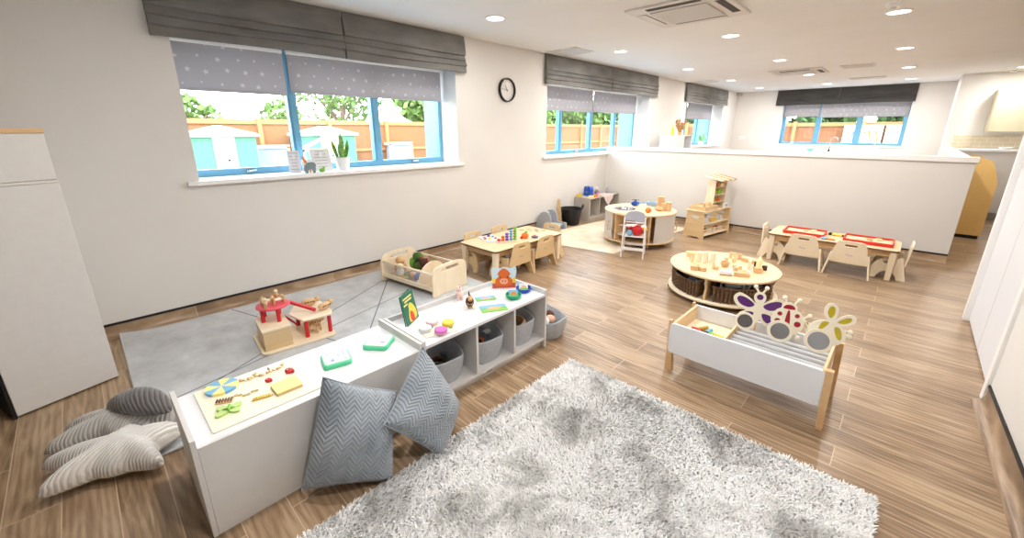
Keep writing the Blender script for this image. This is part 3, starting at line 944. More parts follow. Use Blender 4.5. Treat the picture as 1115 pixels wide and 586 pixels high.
# ================================================================== OUTDOORS
m = MB(); m.box((-40, -25, -.3), (-4.76, 60, -.15)); m.box((-4.76, 14.5, -.3), (30, 60, -.15)); struct(m.build('ground', W['ground'], smooth=False))


def fence(name, label, L, loc, rz, mat, h=1.85, rail_side=-1):
    """local x along, boards upright, rails and posts toward local -y (the room)"""
    t = thing(name, label, 'fence', loc, rz)
    m = MB(); m.box((0, 0, 0), (L, .02, h - .04)); m.build('fence_boards', mat, t, smooth=False)
    m = MB()
    for z in (.35, 1.0, h - .12): m.box((0, -.045, z), (L, 0, z + .085))
    m.box((0, -.05, h - .04), (L, .05, h))
    m.build('fence_rail', W['fencewood'], t, smooth=False)
    k = 0
    while k * 1.9 < L:
        m = MB(); m.box((k * 1.9, -.10, 0), (k * 1.9 + .1, 0, h + .04)); m.build('fence_post', W['fencewood'], t, smooth=False); k += 1
    return t


fence('timber_fence', 'orange timber garden fence seen through the long wall windows', 36, (-13.0, -4, -.15), R(90), W['fence'], 1.93)
fence('timber_fence', 'orange-brown board fence seen through the end wall window', 16, (-9.0, 18.0, -.15), 0, W['fencex'], 1.90)


def shed(y0, y1, x, label):
    t = thing('garden_shed', label, 'shed', (x, (y0 + y1) / 2, -.15), R(90), 'garden sheds')
    w = (y1 - y0) / 2
    m = MB(); m.box((-w, 0, 0), (w, .50, 1.52)); m.build('shed_wall', W['shedg'], t, smooth=False)
    m = MB(); m.prism([(-w - .08, 1.50), (w + .08, 1.50), (w + .08, 1.56), (0, 1.76), (-w - .08, 1.56)], 0, .62, XZ @ T((0, 0, -.54))); m.build('shed_roof', W['whitewood'], t, smooth=False)
    m = MB(); m.box((-w * .26, -.03, .05), (w * .36, 0, 1.48)); m.build('shed_door', W['whitewood'], t, smooth=False)
    m = MB(); m.sph((w * .1, -.05, .95), .03); m.build('door_knob', W['black'], t)
    return t


shed(1.80, 3.25, -12.0, 'green-clad garden shed with white door outside the left pane of the nearest window')
shed(4.35, 6.0, -12.3, 'green and white garden shed outside the middle pane of the nearest window')
# raised planter / mud kitchen
for (y, lb) in ((3.75, 'low slate-blue playhouse front against the fence, right of the nearer green shed'), (7.7, 'low slate-blue playhouse front against the fence outside the right pane')):
    t = thing('play_shelter', lb, 'playhouse', (-12.55, y, -.15), R(90), 'play shelters against the fence')
    m = MB(); m.box((-.36, 0, 0), (.36, .3, 1.2)); m.build('shelter_wall', base('slate_blue', (120, 134, 164), .7), t, smooth=False)
    m = MB(); m.box((-.44, -.05, 0), (-.36, .0, 1.22)); m.box((.36, -.05, 0), (.44, 0, 1.22)); m.box((-.44, -.05, 1.18), (.44, .3, 1.26)); m.build('shelter_frame', W['beech'], t, smooth=False)
# wooden sand table
t = thing('outdoor_table', 'pale wooden outdoor play table in front of the nearer green shed', 'table', (-9.0, 1.95, -.15), R(90))
m = MB(); m.box((-.6, -.3, .62), (.6, .3, .74)); m.build('table_tray', W['beech'], t, bevel=.01)
for a in (-.5, .5):
    for b in (-.25, .25):
        m = MB(); m.box((a - .04, b - .04, 0), (a + .04, b + .04, .62)); m.build('leg', W['beech'], t, smooth=False)
# open wooden house frame
t = thing('house_frame', 'open yellow wooden house frame outside, behind the sill cards', 'playhouse', (-7.6, at(352, 170, 0, -7.6).y, -.15), R(90))
m = MB()
for a in (-.33, .33): m.box((a - .025, -.02, 0), (a + .025, .02, 1.34))
m.build('house_post', W['beech'], t, smooth=False)
m = MB(); m.tube([(-.42, 0, 1.31), (0, 0, 1.50), (.42, 0, 1.31)], .03, 6); m.box((-.35, -.02, 1.29), (.35, .02, 1.34)); m.build('roof_beam', W['pyellow'], t, smooth=False)
# white boards with black pattern on the far fence
for k, (px0, px1) in enumerate(((919, 934), (938, 962), (965, 983))):
    a, b = at(px0, 140, 1, 17.85), at(px1, 140, 1, 17.85)
    t = thing('fence_board_sign', ['white painted board on the far fence, leftmost of three beyond the end window', 'white painted board on the far fence, middle one of three with an orange squiggle', 'white painted board on the far fence, rightmost of three beyond the end window'][k], 'board', ((a.x + b.x) / 2, 17.86, 1.30), 0, 'white boards on the far fence')
    w = (b.x - a.x) / 2
    m = MB(); m.box((-w, 0, -.34), (w, .03, .36)); m.build('board_panel', W['whitewood'], t, smooth=False)
    m = MB(); m.tube([(-w * .7, -.01, .12), (-w * .2, -.01, .17), (w * .1, -.01, -.2), (w * .5, -.01, .2), (w * .7, -.01, -.15)], .032, 6); m.build('painted_line', W['orange'] if k == 1 else W['ink'], t)


def tree(loc, h, r, label, mat, seed, n=900, leafsize=.16):
    rn = random.Random(seed)
    t = thing('garden_tree', label, 'tree', loc, 0, 'trees beyond the fences')
    m = MB(); m.cyl((0, 0, 0), (.1, .05, h * .6), .16, .08, 10)
    for k in range(5):
        a = rn.uniform(0, 6.28); m.cyl((.05, 0, h * .4), (r * .6 * math.cos(a), r * .6 * math.sin(a), h * .8), .07, .02, 8)
    m.build('trunk', W['bark'], t)
    m = MB()
    blobs = [(rn.uniform(-.6, .6) * r, rn.uniform(-.6, .6) * r, h * .75 + rn.uniform(-.35, .35) * r, r * rn.uniform(.35, .6)) for _ in range(9)]
    for i in range(n):
        bx, by, bz, br = rn.choice(blobs)
        v = Vector((rn.gauss(0, 1), rn.gauss(0, 1), rn.gauss(0, 1))).normalized() * br * rn.uniform(.7, 1.02)
        c = Vector((bx, by, bz)) + v
        a = Vector((rn.gauss(0, 1), rn.gauss(0, 1), rn.gauss(0, 1))).normalized() * leafsize
        b = a.cross(Vector((rn.gauss(0, 1), rn.gauss(0, 1), rn.gauss(0, 1)))).normalized() * leafsize * .6
        m._mk([c - a, c + b, c + a, c - b], [(0, 1, 2, 3)])
    m.build('foliage', mat, t, smooth=False)
    return t


tree((-19, 2.9, -.15), 2.7, 1.5, 'pale round tree beyond the fence outside the left pane', W['leafy'], 1)
tree((-19, 5.9, -.15), 2.4, 1.2, 'small hazy tree beyond the second shed', W['leafy'], 2)
tree((-21, 9.6, -.15), 4.6, 2.4, 'large bright green tree beyond the fence outside the middle pane', W['leafy'], 3, 1500)
tree((-22, 15.6, -.15), 3.0, 1.2, 'small dark green tree beyond the fence outside the right pane', W['leafy2'], 4)
for k, y in enumerate((11.0, 14.6, 18.2, 21.8, 25.4, 29.0)):
    tree((-15.6, y, -.15), 3.3, 1.5, ['bushy tree behind the fence at the left of the middle window', 'bushy tree behind the fence at the centre of the middle window', 'bushy tree behind the fence at the right of the middle window', 'bushy tree behind the fence outside the third window', 'distant bushy tree behind the fence outside the third window', 'farthest bushy tree of the long fence'][k], W['leafy'], 10 + k, 2000, .2)
for k, x in enumerate((-7.9, -5.4, -2.9, -.4, 2.1)):
    tree((x, 20.5, -.15), 2.5, 1.12, 'dark evergreen hedge tree beyond the end wall window, %s' % ['far left one', 'second from the left', 'middle one', 'second from the right', 'far right one'][k], W['leafy2'], 30 + k, 2600, .17)

# ================================================================== FURNITURE
# ---- left tall cabinet
ang = math.atan2(-.083 + .495, -3.356 + 3.227)      # along its visible side
t = thing('tall_cupboard', 'tall pale two-part cupboard with a maple top edge at the left', 'cupboard', (-3.227, -.495, 0), ang)
L = .432
m = MB(); m.box((0, 0, 0.012), (L, .68, 1.225)); m.build('lower_body', W['lam'], t, bevel=.002)
m = MB(); m.box((0, 0.004, 1.243), (L - .002, .68, 1.486)); m.build('upper_body', W['lam'], t, bevel=.002)
m = MB(); m.box((0, .0, 1.227), (L - .002, .68, 1.241)); m.build('dividing_strip', W['vent'], t, smooth=False)
m = MB(); m.box((-.002, -.003, 1.486), (L + .001, .683, 1.508)); m.build('top_board', W['beech'], t, bevel=.002)
m = MB(); m.box((-.014, 0, .0), (-.001, .68, 1.486)); m.build('edge_panel', W['black'], t, smooth=False)
t = thing('black_panel', 'black upright panel added left of the tall cupboard', 'board', (-3.45, -1.0, 0), R(90))  # plain black panel added to fill the black area beside the cupboard
m = MB(); m.box((-.3, -.02, 0), (.37, .02, 1.0)); m.build('board_panel', W['black'], t, bevel=.004)

# ---- foreground play unit (its plain back to the room)
AX0, AX1, AY0, AY1 = -2.075, -1.65, .075, 1.055
t = thing('play_unit', 'low pale grey unit turned with its plain back to the shaggy rug, nearest the camera', 'cabinet', (AX0, AY0, 0))
w, l = AX1 - AX0, AY1 - AY0
for a in (0, l - .018):
    m = MB(); m.box((0, a, 0), (w, a + .018, .44)); m.build('end_panel', W['lam'], t, bevel=.0015)
m = MB(); m.box((.0, .0185, .382), (w - .0165, l - .0185, .400)); m.build('top_board', W['lamw'], t, bevel=.001)
m = MB(); m.box((w - .016, .0185, 0), (w - .001, l - .0185, .4015)); m.build('back_panel', W['lam'], t, bevel=.001)
m = MB(); m.box((.01, .0185, .06), (w - .0165, l - .0185, .078)); m.build('shelf', W['lam'], t)
m = MB(); m.box((.02, .0185, 0), (.036, l - .0185, .06)); m.build('plinth', W['lam'], t)
m = MB(); m.box((.01, l / 2 - .008, .079), (w - .0165, l / 2 + .008, .3815)); m.build('divider', W['lam'], t)

# ---- cube storage unit with baskets
BX0, BX1, BY0, BY1 = -2.06, -1.655, 1.06, 2.085
t = thing('storage_unit', 'low pale grey three-bay storage unit holding rope baskets, beside the shaggy rug', 'shelf unit', (BX0, BY0, 0))
w, l = BX1 - BX0, BY1 - BY0
for a in (0, l - .018):
    m = MB(); m.box((0, a, 0), (w, a + .018, .44)); m.build('end_panel', W['lam'], t, bevel=.0015)
m = MB(); m.box((.0165, .0185, .392), (w, l - .0185, .410)); m.build('top_board', W['lamw'], t, bevel=.001)
m = MB(); m.box((0, .0185, 0), (.016, l - .0185, .44)); m.build('back_panel', W['lam'], t, bevel=.001)
m = MB(); m.box((.0165, .0185, .055), (w - .002, l - .0185, .073)); m.build('bottom_shelf', W['lam'], t, bevel=.001)
m = MB(); m.box((w - .05, .0185, 0), (w - .034, l - .0185, .055)); m.build('plinth', W['lam'], t)
for a in (1.437 - BY0, 1.762 - BY0):
    m = MB(); m.box((.0165, a - .008, .0735), (w - .003, a + .008, .3915)); m.build('divider', W['lam'], t, bevel=.001)
m = MB(); m.cbox((w - .033, .50, .03), (.004, .045, .012)); m.build('maker_badge', W['ink'], t)


def rope_basket(loc, rz, a, b, h, label, dip=.03, sag=0.0):
    t = thing('rope_basket', label, 'basket', loc, rz, 'grey rope baskets')
    m = MB(); n = 48
    rings = []
    for k in range(15):
        f = k / 14
        s = .86 + .14 * math.sin(f * 1.5)
        ring = []
        for i in range(n):
            th = 2 * PI * i / n
            e = 0.74
            cx_, sy_ = math.cos(th), math.sin(th)
            x = a * s * math.copysign(abs(cx_) ** e, cx_); y = b * s * math.copysign(abs(sy_) ** e, sy_)
            hh = h - dip * cx_ - sag * math.sin(th) + .012 * math.cos(3 * th)
            rb = .0015 * math.cos(k * PI)
            ring.append((x * (1 + rb / a), y * (1 + rb / b), .004 + (hh - .004) * f))
        rings.append(ring)
    # rim and inner wall
    top = rings[-1]
    inn = [(p[0] * .93, p[1] * .93, p[2]) for p in top]
    low = [(p[0] * .78, p[1] * .78, .02) for p in top]
    m.loft(rings + [[(p[0] * .97, p[1] * .97, p[2] + .005) for p in top], inn, low], cap1=True)
    m.build('basket_body', W['felt'], t, ang=60)
    m = MB(); m.tube([(p[0] * .965, p[1] * .965, p[2] + .004) for p in top], .0055, 8, closed=True); m.build('basket_rim', W['felt'], t)
    return t


BZ = .0735
rope_basket((-1.845, 1.262, BZ), 0, .165, .145, .175, 'rope basket of dark toys in the storage unit bay next to the cushions', .035, .012)
rope_basket((-1.845, 1.602, BZ), 0, .165, .140, .185, 'grey rope basket with orange toys in the middle bay of the storage unit', .04, .01)
rope_basket((-1.845, 1.915, BZ), 0, .165, .135, .175, 'grey rope basket in the right bay of the storage unit, holding tan rope', .03, .0)
rope_basket((-1.80, 2.255, 0.0), R(6), .155, .135, .15, 'grey rope basket of dolls standing on the floor past the end of the storage unit', .02, .006)


def chunk(loc, r, mat, label, cat='toy', name='toy_piece', rot=0, kind='ball', group=None):
    m = MB()
    if kind == 'ball':
        m.sph((0, 0, r[2]), r, 12, 8)
    elif kind == 'log':
        m.tube([(-r[0], 0, r[2]), (0, .2 * r[0], r[2] * 1.2), (r[0], 0, r[2])], r[2], 8)
    elif kind == 'box':
        m.cbox((0, 0, r[2]), (r[0] * 2, r[1] * 2, r[2] * 2))
    o = m.build(name, mat, loc=loc, rz=rot, bevel=.002 if kind == 'box' else 0)
    return tag(o, label, cat, group)


rn = random.Random(21)
gd = base('dark_olive_toy', (72, 76, 58), .7)
for k in range(6):
    chunk((-1.83 + rn.uniform(-.06, .06), 1.26 + (k - 2.5) * .035, BZ + .065 + rn.uniform(0, .012)), (.035, .022, .016), [gd, W['black'], gd, W['brown'], gd, W['ink']][k], 'dark green toy piece heaped in the left bay basket', rot=rn.uniform(0, 3), kind='log', group='dark toys in the left bay basket')
for k in range(5):
    chunk((-1.82 + rn.uniform(-.05, .05), 1.60 + (k - 2) * .045, BZ + .09 + rn.uniform(0, .01)), (.035, .022, .018), [W['orange'], W['black'], W['orange'], W['ink'], W['paper']][k], ['orange toy piece at the left of the middle bay basket', 'black toy piece in the middle bay basket', 'orange toy piece at the centre of the middle bay basket', 'slate blue toy piece in the middle bay basket', 'white toy piece in the middle bay basket'][k], rot=rn.uniform(0, 3), kind='log' if k % 2 else 'ball')
m = MB(); pts = []
for i in range(60):
    a = i * .5; pts.append((.095 * math.cos(a) * (1 - .12 * math.sin(a * .31)), .07 * math.sin(a), .02 + .012 * math.sin(a * .7) + i * .0006))
m.tube(pts, .009, 8); tag(m.build('coiled_rope', W['beech'], loc=(-1.82, 1.91, BZ + .085)), 'tan rope coiled inside the right bay basket', 'rope')
for k, (dx, dy, mt, lb) in enumerate(((-.04, -.05, W['brown'], 'brown-haired doll head in the floor basket'), (.05, .0, W['fleshy'], 'pink doll in the floor basket'), (-.01, .06, W['brown'], 'dark brown plush toy in the floor basket'), (-.08, .03, W['black'], 'black plush toy in the floor basket'), (.04, -.06, W['paper'], 'white cloth toy in the floor basket'))):
    chunk((-1.80 + dx, 2.255 + dy, .095), (.04, .034, .03), mt, lb)

# ---- grey flat rug
m = MB(); n = 40
rows_t = []
x0, x1, y0, y1 = -4.02, -2.32, -.03, 2.62


def rugz(x, y):
    e = max(0, .14 - (x - x0)) / .14 * max(0, 1 - abs(y - y0) / .30)
    return .010 + .035 * e * e + .0015 * math.sin(x * 9) * math.sin(y * 7)


rows = [[(x0 + (x1 - x0) * i / n, y0 + (y1 - y0) * j / n, rugz(x0 + (x1 - x0) * i / n, y0 + (y1 - y0) * j / n)) for i in range(n + 1)] for j in range(n + 1)]
t = thing('area_rug', 'flat grey rug patterned with thin crossing lines, along the window wall', 'rug')
m.sheet(rows)
m.sheet([[(p[0], p[1], p[2] - .008) for p in r] for r in rows])
m.build('rug_body', W['rug'], t, ang=60)
edge = [rows[0][i] for i in range(n + 1)] + [rows[j][n] for j in range(1, n + 1)] + [rows[n][i] for i in range(n - 1, -1, -1)] + [rows[j][0] for j in range(n - 1, 0, -1)]
m = MB(); m.tube([(p[0], p[1], p[2] - .003) for p in edge], .006, 6, closed=True); m.build('rug_binding', W['rugedge'], t)

# ---- cream fleece rug under the round unit
m = MB()
c = [(-3.86, 4.20), (-2.50, 4.47), (-2.36, 6.55), (-3.64, 6.35)]
nn = 40; rows = []
for j in range(nn + 1):
    v = j / nn; r = []
    for i in range(nn + 1):
        u = i / nn
        x = (c[0][0] * (1 - u) + c[1][0] * u) * (1 - v) + (c[3][0] * (1 - u) + c[2][0] * u) * v
        y = (c[0][1] * (1 - u) + c[1][1] * u) * (1 - v) + (c[3][1] * (1 - u) + c[2][1] * u) * v
        r.append((x, y, .013 + .002 * noise.noise((x * 9, y * 9, 0)) if 0 < i < nn and 0 < j < nn else .002))
    rows.append(r)
m.sheet(rows); m.sheet([[(p[0], p[1], .001) for p in r] for r in rows]); 
tag(m.build('fleece_rug', W['beige_rug'], ang=60), 'cream fleece rug under the round play unit', 'rug')

# ---- shaggy rug
t = thing('shaggy_rug', 'thick white and grey mottled shaggy rug in the foreground', 'rug')
SX0, SX1, SY0, SY1 = -1.40, .17, -.30, 2.04
m = MB(); m.box((SX0, SY0, 0.0), (SX1, SY1, .012)); m.build('rug_backing', W['rugedge'], t, smooth=False)


def M_shag():
    m = base('shag_pile', (222, 222, 222), .95, spec=.1)
    n_, l_ = nt(m); b = n_['Principled BSDF']
    tc = n_.new('ShaderNodeTexCoord')
    no = n_.new('ShaderNodeTexNoise'); no.inputs['Scale'].default_value = 3.6; no.inputs['Detail'].default_value = 5; no.inputs['Roughness'].default_value = .62; no.inputs['Distortion'].default_value = .6
    l_.new(tc.outputs['Object'], no.inputs['Vector'])
    cr = n_.new('ShaderNodeValToRGB'); e = cr.color_ramp.elements
    e[0].position = .36; e[0].color = lin((190, 189, 187)); e[1].position = .52; e[1].color = lin((246, 246, 246))
    l_.new(no.outputs['Fac'], cr.inputs[0]); l_.new(cr.outputs[0], b.inputs['Base Color'])
    return m


shag = M_shag()
import numpy as np
rs = np.random.RandomState(4)
NT = 120000
u = rs.rand(NT); v = rs.rand(NT)
# rows denser near the camera-visible half is unnecessary: uniform
px = SX0 + (SX1 - SX0) * u; py = SY0 + (SY1 - SY0) * v
la = rs.rand(NT) * 2 * np.pi
fx = np.sin(px * 5 + py * 3) + .5; fy = np.cos(py * 4 - px * 3)
dx = np.cos(la) * .6 + fx * .35; dy = np.sin(la) * .6 + fy * .35
nr = np.hypot(dx, dy) + 1e-6; dx /= nr; dy /= nr
ln = .009 + .012 * rs.rand(NT); hh = .022 + .009 * rs.rand(NT); wd = .0024 + .0018 * rs.rand(NT)
sx, sy = -dy * wd, dx * wd
z0 = np.full(NT, .008)
P = np.zeros((NT, 5, 3))
P[:, 0] = np.stack([px - sx, py - sy, z0], 1); P[:, 1] = np.stack([px + sx, py + sy, z0], 1)
mx_, my_ = px + dx * ln * .35, py + dy * ln * .35
P[:, 2] = np.stack([mx_ + sx, my_ + sy, hh * .75], 1); P[:, 3] = np.stack([mx_ - sx, my_ - sy, hh * .75], 1)
P[:, 4] = np.stack([px + dx * ln, py + dy * ln, hh], 1)
me = bpy.data.meshes.new('pile')
me.vertices.add(NT * 5); me.vertices.foreach_set('co', P.reshape(-1))
base_i = np.arange(NT) * 5
idx = np.stack([base_i, base_i + 1, base_i + 2, base_i + 3, base_i + 3, base_i + 2, base_i + 4], 1).reshape(-1)
me.loops.add(NT * 7); me.loops.foreach_set('vertex_index', idx.astype(np.int32))
ls = np.stack([np.arange(NT) * 7, np.arange(NT) * 7 + 4], 1).reshape(-1)
me.polygons.add(NT * 2); me.polygons.foreach_set('loop_start', ls.astype(np.int32))
me.update(calc_edges=True); me.validate()
me.materials.append(shag)
o = bpy.data.objects.new('pile', me); COL.objects.link(o); o.parent = t; o['kind'] = 'stuff'


# ---- cushions leaning on the units
def cushion(tl, tr, br, bl, label, puff=.085, seed=0, up=(1, -.2, .3)):
    tl, tr, br, bl = map(Vector, (tl, tr, br, bl))
    cen = (tl + tr + br + bl) / 4
    nrm = ((tr - bl).cross(tl - br)).normalized()
    if nrm.dot(Vector(up)) < 0: nrm = -nrm
    t = thing('cushion', label, 'cushion', cen, 0, 'blue-grey chevron velvet cushions')
    N = 28
    rn = random.Random(seed)

    def P(u, v, s):
        # pinch the sides in a little
        uu = .5 + (u - .5) * (1 - .035 * (1 - (2 * v - 1) ** 2) * abs(2 * u - 1)); vv = .5 + (v - .5) * (1 - .05 * (1 - (2 * u - 1) ** 2) * abs(2 * v - 1))
        q = (bl * (1 - uu) + br * uu) * (1 - vv) + (tl * (1 - uu) + tr * uu) * vv
        g = max(0.0, (1 - (2 * u - 1) ** 2)) ** .5 * max(0.0, (1 - (2 * v - 1) ** 2)) ** .5
        w_ = 1 + .18 * noise.noise((u * 3 + seed, v * 3, s))
        return q - cen + nrm * s * puff * g * w_
    m = MB()
    uvs = []
    for s in (1, -1):
        m.sheet([[P(i / N, j / N, s) for i in range(N + 1)] for j in range(N + 1)])
    uvl = m.bm.loops.layers.uv.new('UVMap')
    m.bm.verts.ensure_lookup_table()
    k = 0
    for s in (0, 1):
        off = s * (N + 1) ** 2
        for f in m.bm.faces:
            for lp in f.loops:
                ix = lp.vert.index
        # indices set below
    m.bm.verts.index_update()
    for f in m.bm.faces:
        for lp in f.loops:
            ix = lp.vert.index % ((N + 1) ** 2)
            lp[uvl].uv = ((ix % (N + 1)) / N, (ix // (N + 1)) / N)
    m.build('cushion_cover', W['chev'], t, weld=True, ang=180)
    pts = [P(i / N, 0, 1) for i in range(N)] + [P(1, j / N, 1) for j in range(N)] + [P(1 - i / N, 1, 1) for i in range(N)] + [P(0, 1 - j / N, 1) for j in range(N)]
    m = MB(); m.tube(pts, .004, 6, closed=True); m.build('piping', W['chev'], t)
    return t


def onray(px, py, x):
    return at(px, py, 0, x)


cushion(onray(352, 411, -1.585), onray(431, 426, -1.575), onray(427, 523, -1.40), onray(329, 534, -1.575), 'blue-grey chevron cushion standing square against the back of the low unit', .10, 1)
cushion(onray(460, 378, -1.59), onray(501, 440, -1.46), onray(480, 497, -1.36), onray(418, 463, -1.43), 'blue-grey chevron cushion leaning on its corner beside the storage unit', .10, 5)


# ---- star pillows on the floor
def starpillow(loc, arms, h, mat, label, seed, rb=.13):
    """arms: (angle deg, length, width deg)"""
    t = thing('star_pillow', label, 'pillow', loc)
    rn = random.Random(seed)

    def rad(th):
        r = rb
        for a, L_, w in arms:
            d = (math.degrees(th) - a + 180) % 360 - 180
            e = abs(d) / w
            if e < 1.0:
                # radius so that the arm keeps a rounded taper
                k = (1 - e) ** 1.6
                r = max(r, rb + (L_ - rb) * k)
        return r
    N, K = 180, 16
    m = MB()
    for s in (1, -1):
        rows = []
        for k in range(1, K + 1):
            f = (k / K)
            row = []
            for i in range(N + 1):
                th = 2 * PI * i / N
                # smooth radius
                rr = sum(rad(th + R(o_)) for o_ in (-4, -2, 0, 2, 4)) / 5
                r = rr * f
                g = math.sqrt(max(0, 1 - f ** 2.6))
                wr = 1 + .10 * noise.noise((r * math.cos(th) * 9 + seed, r * math.sin(th) * 9, s))
                fall = 1 / (1 + (r / (rb * 2.2)) ** 2)
                zz = s * h * g * wr * (.55 + .45 * fall)
                if s < 0: zz *= .35
                row.append((r * math.cos(th), r * math.sin(th), zz))
            rows.append(row)
        m.sheet(rows)
        # cap the centre
        c = m.bm.verts.new((0, 0, s * h * (1 if s > 0 else .35)))
        m.bm.verts.ensure_lookup_table()
        n0 = len(m.bm.verts) - 1 - (N + 1) * K
        for i in range(N):
            m._f([m.bm.verts[n0 + i], m.bm.verts[n0 + i + 1], c])
    m.build('pillow_cover', mat, t, weld=True, ang=180)
    return t


t = starpillow((-2.37, -.115, .056), [(-80, .30, 27), (-122, .345, 24), (28, .245, 30), (92, .24, 36), (160, .17, 34)], .115, W['cordw'], 'cream corduroy star pillow lying on the wood floor beside the low unit', 1)
t = starpillow((-2.63, -.06, .053), [(-95, .36, 22), (-122, .34, 20), (60, .22, 40), (150, .16, 40), (-30, .12, 30)], .12, W['cordg'], 'light grey corduroy star pillow half under the cream one', 2)
m = MB()
rows = []
K = 22
for i in range(K + 1):
    f = i / K
    cx_, cy_ = -.10 + .28 * f, -.06 + .19 * f
    cz_ = .10 + .035 * math.sin(f * PI)
    rr = .088 * math.sin(PI * min(max(f, 0.03), .985)) ** .5
    rows.append([(cx_ + rr * .66 * math.cos(a) * -.56, cy_ + rr * math.cos(a) * .83, cz_ + rr * .72 * math.sin(a)) for a in [2 * PI * k / 20 for k in range(20)]])
m.loft(rows); m.build('folded_arm', W['cordd'], t, ang=180)['label'] = 'charcoal corduroy arm folded over on top'

# ================================================================== CHILD TABLES AND CHAIRS
TZ = .325


def child_table(loc, rz, L, Wd, label):
    """top centre at origin, long side along local x"""
    t = thing('child_table', label, 'table', loc, rz, 'low plywood play tables')
    a, b = L / 2, Wd / 2
    m = MB(); m.prism(rrect(-a, -b, a, b, .045), TZ - .004, TZ); m.mi = 1; m.prism(rrect(-a, -b, a, b, .045), TZ - .020, TZ - .0042)
    m.build('table_top', [W['tabletop'], W['plyedge']], t)
    for (x0, y0, x1, y1) in ((-a + .07, -b + .045, a - .07, -b + .063), (-a + .07, b - .063, a - .07, b - .045), (-a + .045, -b + .07, -a + .063, b - .07), (a - .063, -b + .07, a - .045, b - .07)):
        m = MB(); m.box((x0, y0, TZ - .080), (x1, y1, TZ - .0205)); m.build('apron', W['beech'], t, bevel=.0015)
    for sx in (-1, 1):
        for sy in (-1, 1):
            m = MB(); x, y = sx * (a - .045), sy * (b - .045)
            c0 = [(x - .028, y - .028), (x + .028, y - .028), (x + .028, y + .028), (x - .028, y + .028)]
            m.loft([[(p[0] * 1.0 - sx * .0 + (p[0] - x) * -.15, p[1] + (p[1] - y) * -.15, 0) for p in c0], [(p[0], p[1], TZ - .0205) for p in c0]])
            m.build('leg', W['birch2'], t, bevel=.006)
    return t


def child_chair(label, pale=False, group='low plywood toddler chairs'):
    """origin between the rear feet, faces +Y"""
    t = thing('child_chair', label, 'chair', (0, 0, 0), 0, group)
    mt = W['birch2'] if pale else W['birch']
    HB, HT = .195, .155         # half spread at floor / at z=.24
    side = smoothpoly([(.36, .0), (.365, .06), (.33, .15), (.27, .205), (.19, .228), (.10, .232), (.062, .24), (.045, .20), (.025, .12), (-.010, .0), (.035, .0), (.075, .0), (.10, .045), (.16, .085), (.23, .075), (.275, .03), (.29, .0), (.32, .0)], 3)
    side = [((max(-.012, min(.365, p[0]))) * .80, max(0.0, p[1])) for p in side]
    hole = ell(.16, .175, .034, .014, 16)
    for s in (-1, 1):
        lean = math.atan2(HB - HT, .24)
        M = T((s * HB, 0, 0)) @ Matrix.Rotation(-s * lean, 4, 'Y') @ YZ @ T((0, 0, -.0075))
        m = MB(); m.plate([side, hole], .015, M); m.build('side_panel', mt, t, bevel=.0015)
    # back board leaning back
    back = smoothpoly([(-.162, .155), (-.160, .20), (-.146, .26), (-.130, .33), (-.118, .370), (-.09, .385), (0, .388), (.09, .385), (.118, .370), (.130, .33), (.146, .26), (.160, .20), (.162, .155), (.155, .148), (0, .142), (-.155, .148)], 3)
    slot = rrect(-.052, .325, .052, .354, .014)
    M = T((0, .045, 0)) @ Matrix.Rotation(R(6), 4, 'X') @ XZ
    m = MB(); m.plate([back, slot], .014, M); m.build('backrest', mt, t, bevel=.0015)
    m = MB()
    for (x0, x1, z) in ((-.030, -.018, .236), (-.012, .028, .232), (-.022, -.014, .244)):
        m.box((x0, .0005, -.002), (x1, .0012, .002), T((0, .029 - .0 - (z * .105) , z)))
    m.build('maker_mark', W['ink'], t, smooth=False)
    m = MB(); m.box((-.155, .055, .130), (.155, .25, .145)); m.build('seat', mt, t, bevel=.003)
    m = MB(); m.box((-.16, .205, .085), (.16, .22, .129)); m.build('stretcher', mt, t, bevel=.002)
    return t


c0 = child_chair('')
cp = child_chair('', True)


def put(src, used, loc, rz, label, group):
    o = src if not used else copy_tree(src)
    o.location = loc; o.rotation_euler = (0, 0, rz); o['label'] = label; o['group'] = group
    return o


g1 = 'chairs around the near play table'
put(c0, 0, (-2.755, 3.03, 0), R(90), 'birch toddler chair nearest the toy cot, back to the room', g1)
put(c0, 1, (-2.755, 3.43, 0), R(90), 'birch toddler chair on the room side, farther from the toy cot', g1)
put(c0, 1, (-3.48, 2.985, 0), R(-90), 'birch toddler chair on the wall side of the near table, behind the sticker tray', g1)
put(c0, 1, (-3.48, 3.41, 0), R(-90), 'birch toddler chair on the wall side, behind the rainbow pegs', g1)
put(c0, 1, (-3.09, 3.955, 0), R(180), 'birch toddler chair at the far end of the near table by the grey foam rocker', g1)
g2 = 'chairs around the far tray table'
put(cp, 0, (-.70, 5.43, 0), 0, 'pale toddler chair in front of the left red tray at the far table', g2)
put(cp, 1, (-.285, 5.43, 0), 0, 'pale toddler chair in front of the right red tray at the far table', g2)
put(cp, 1, (-1.165, 5.83, 0), R(-90), 'pale toddler chair at the left end of the far table', g2)
put(cp, 1, (.18, 5.84, 0), R(90), 'pale toddler chair at the right end of the far table', g2)

child_table((-3.125, 3.29, 0), R(90), 1.12, .57, 'low birch play table beside the window wall with rainbow pegs on it')
child_table((-.49, 5.83, 0), 0, 1.17, .56, 'low birch play table near the partition carrying two red trays')

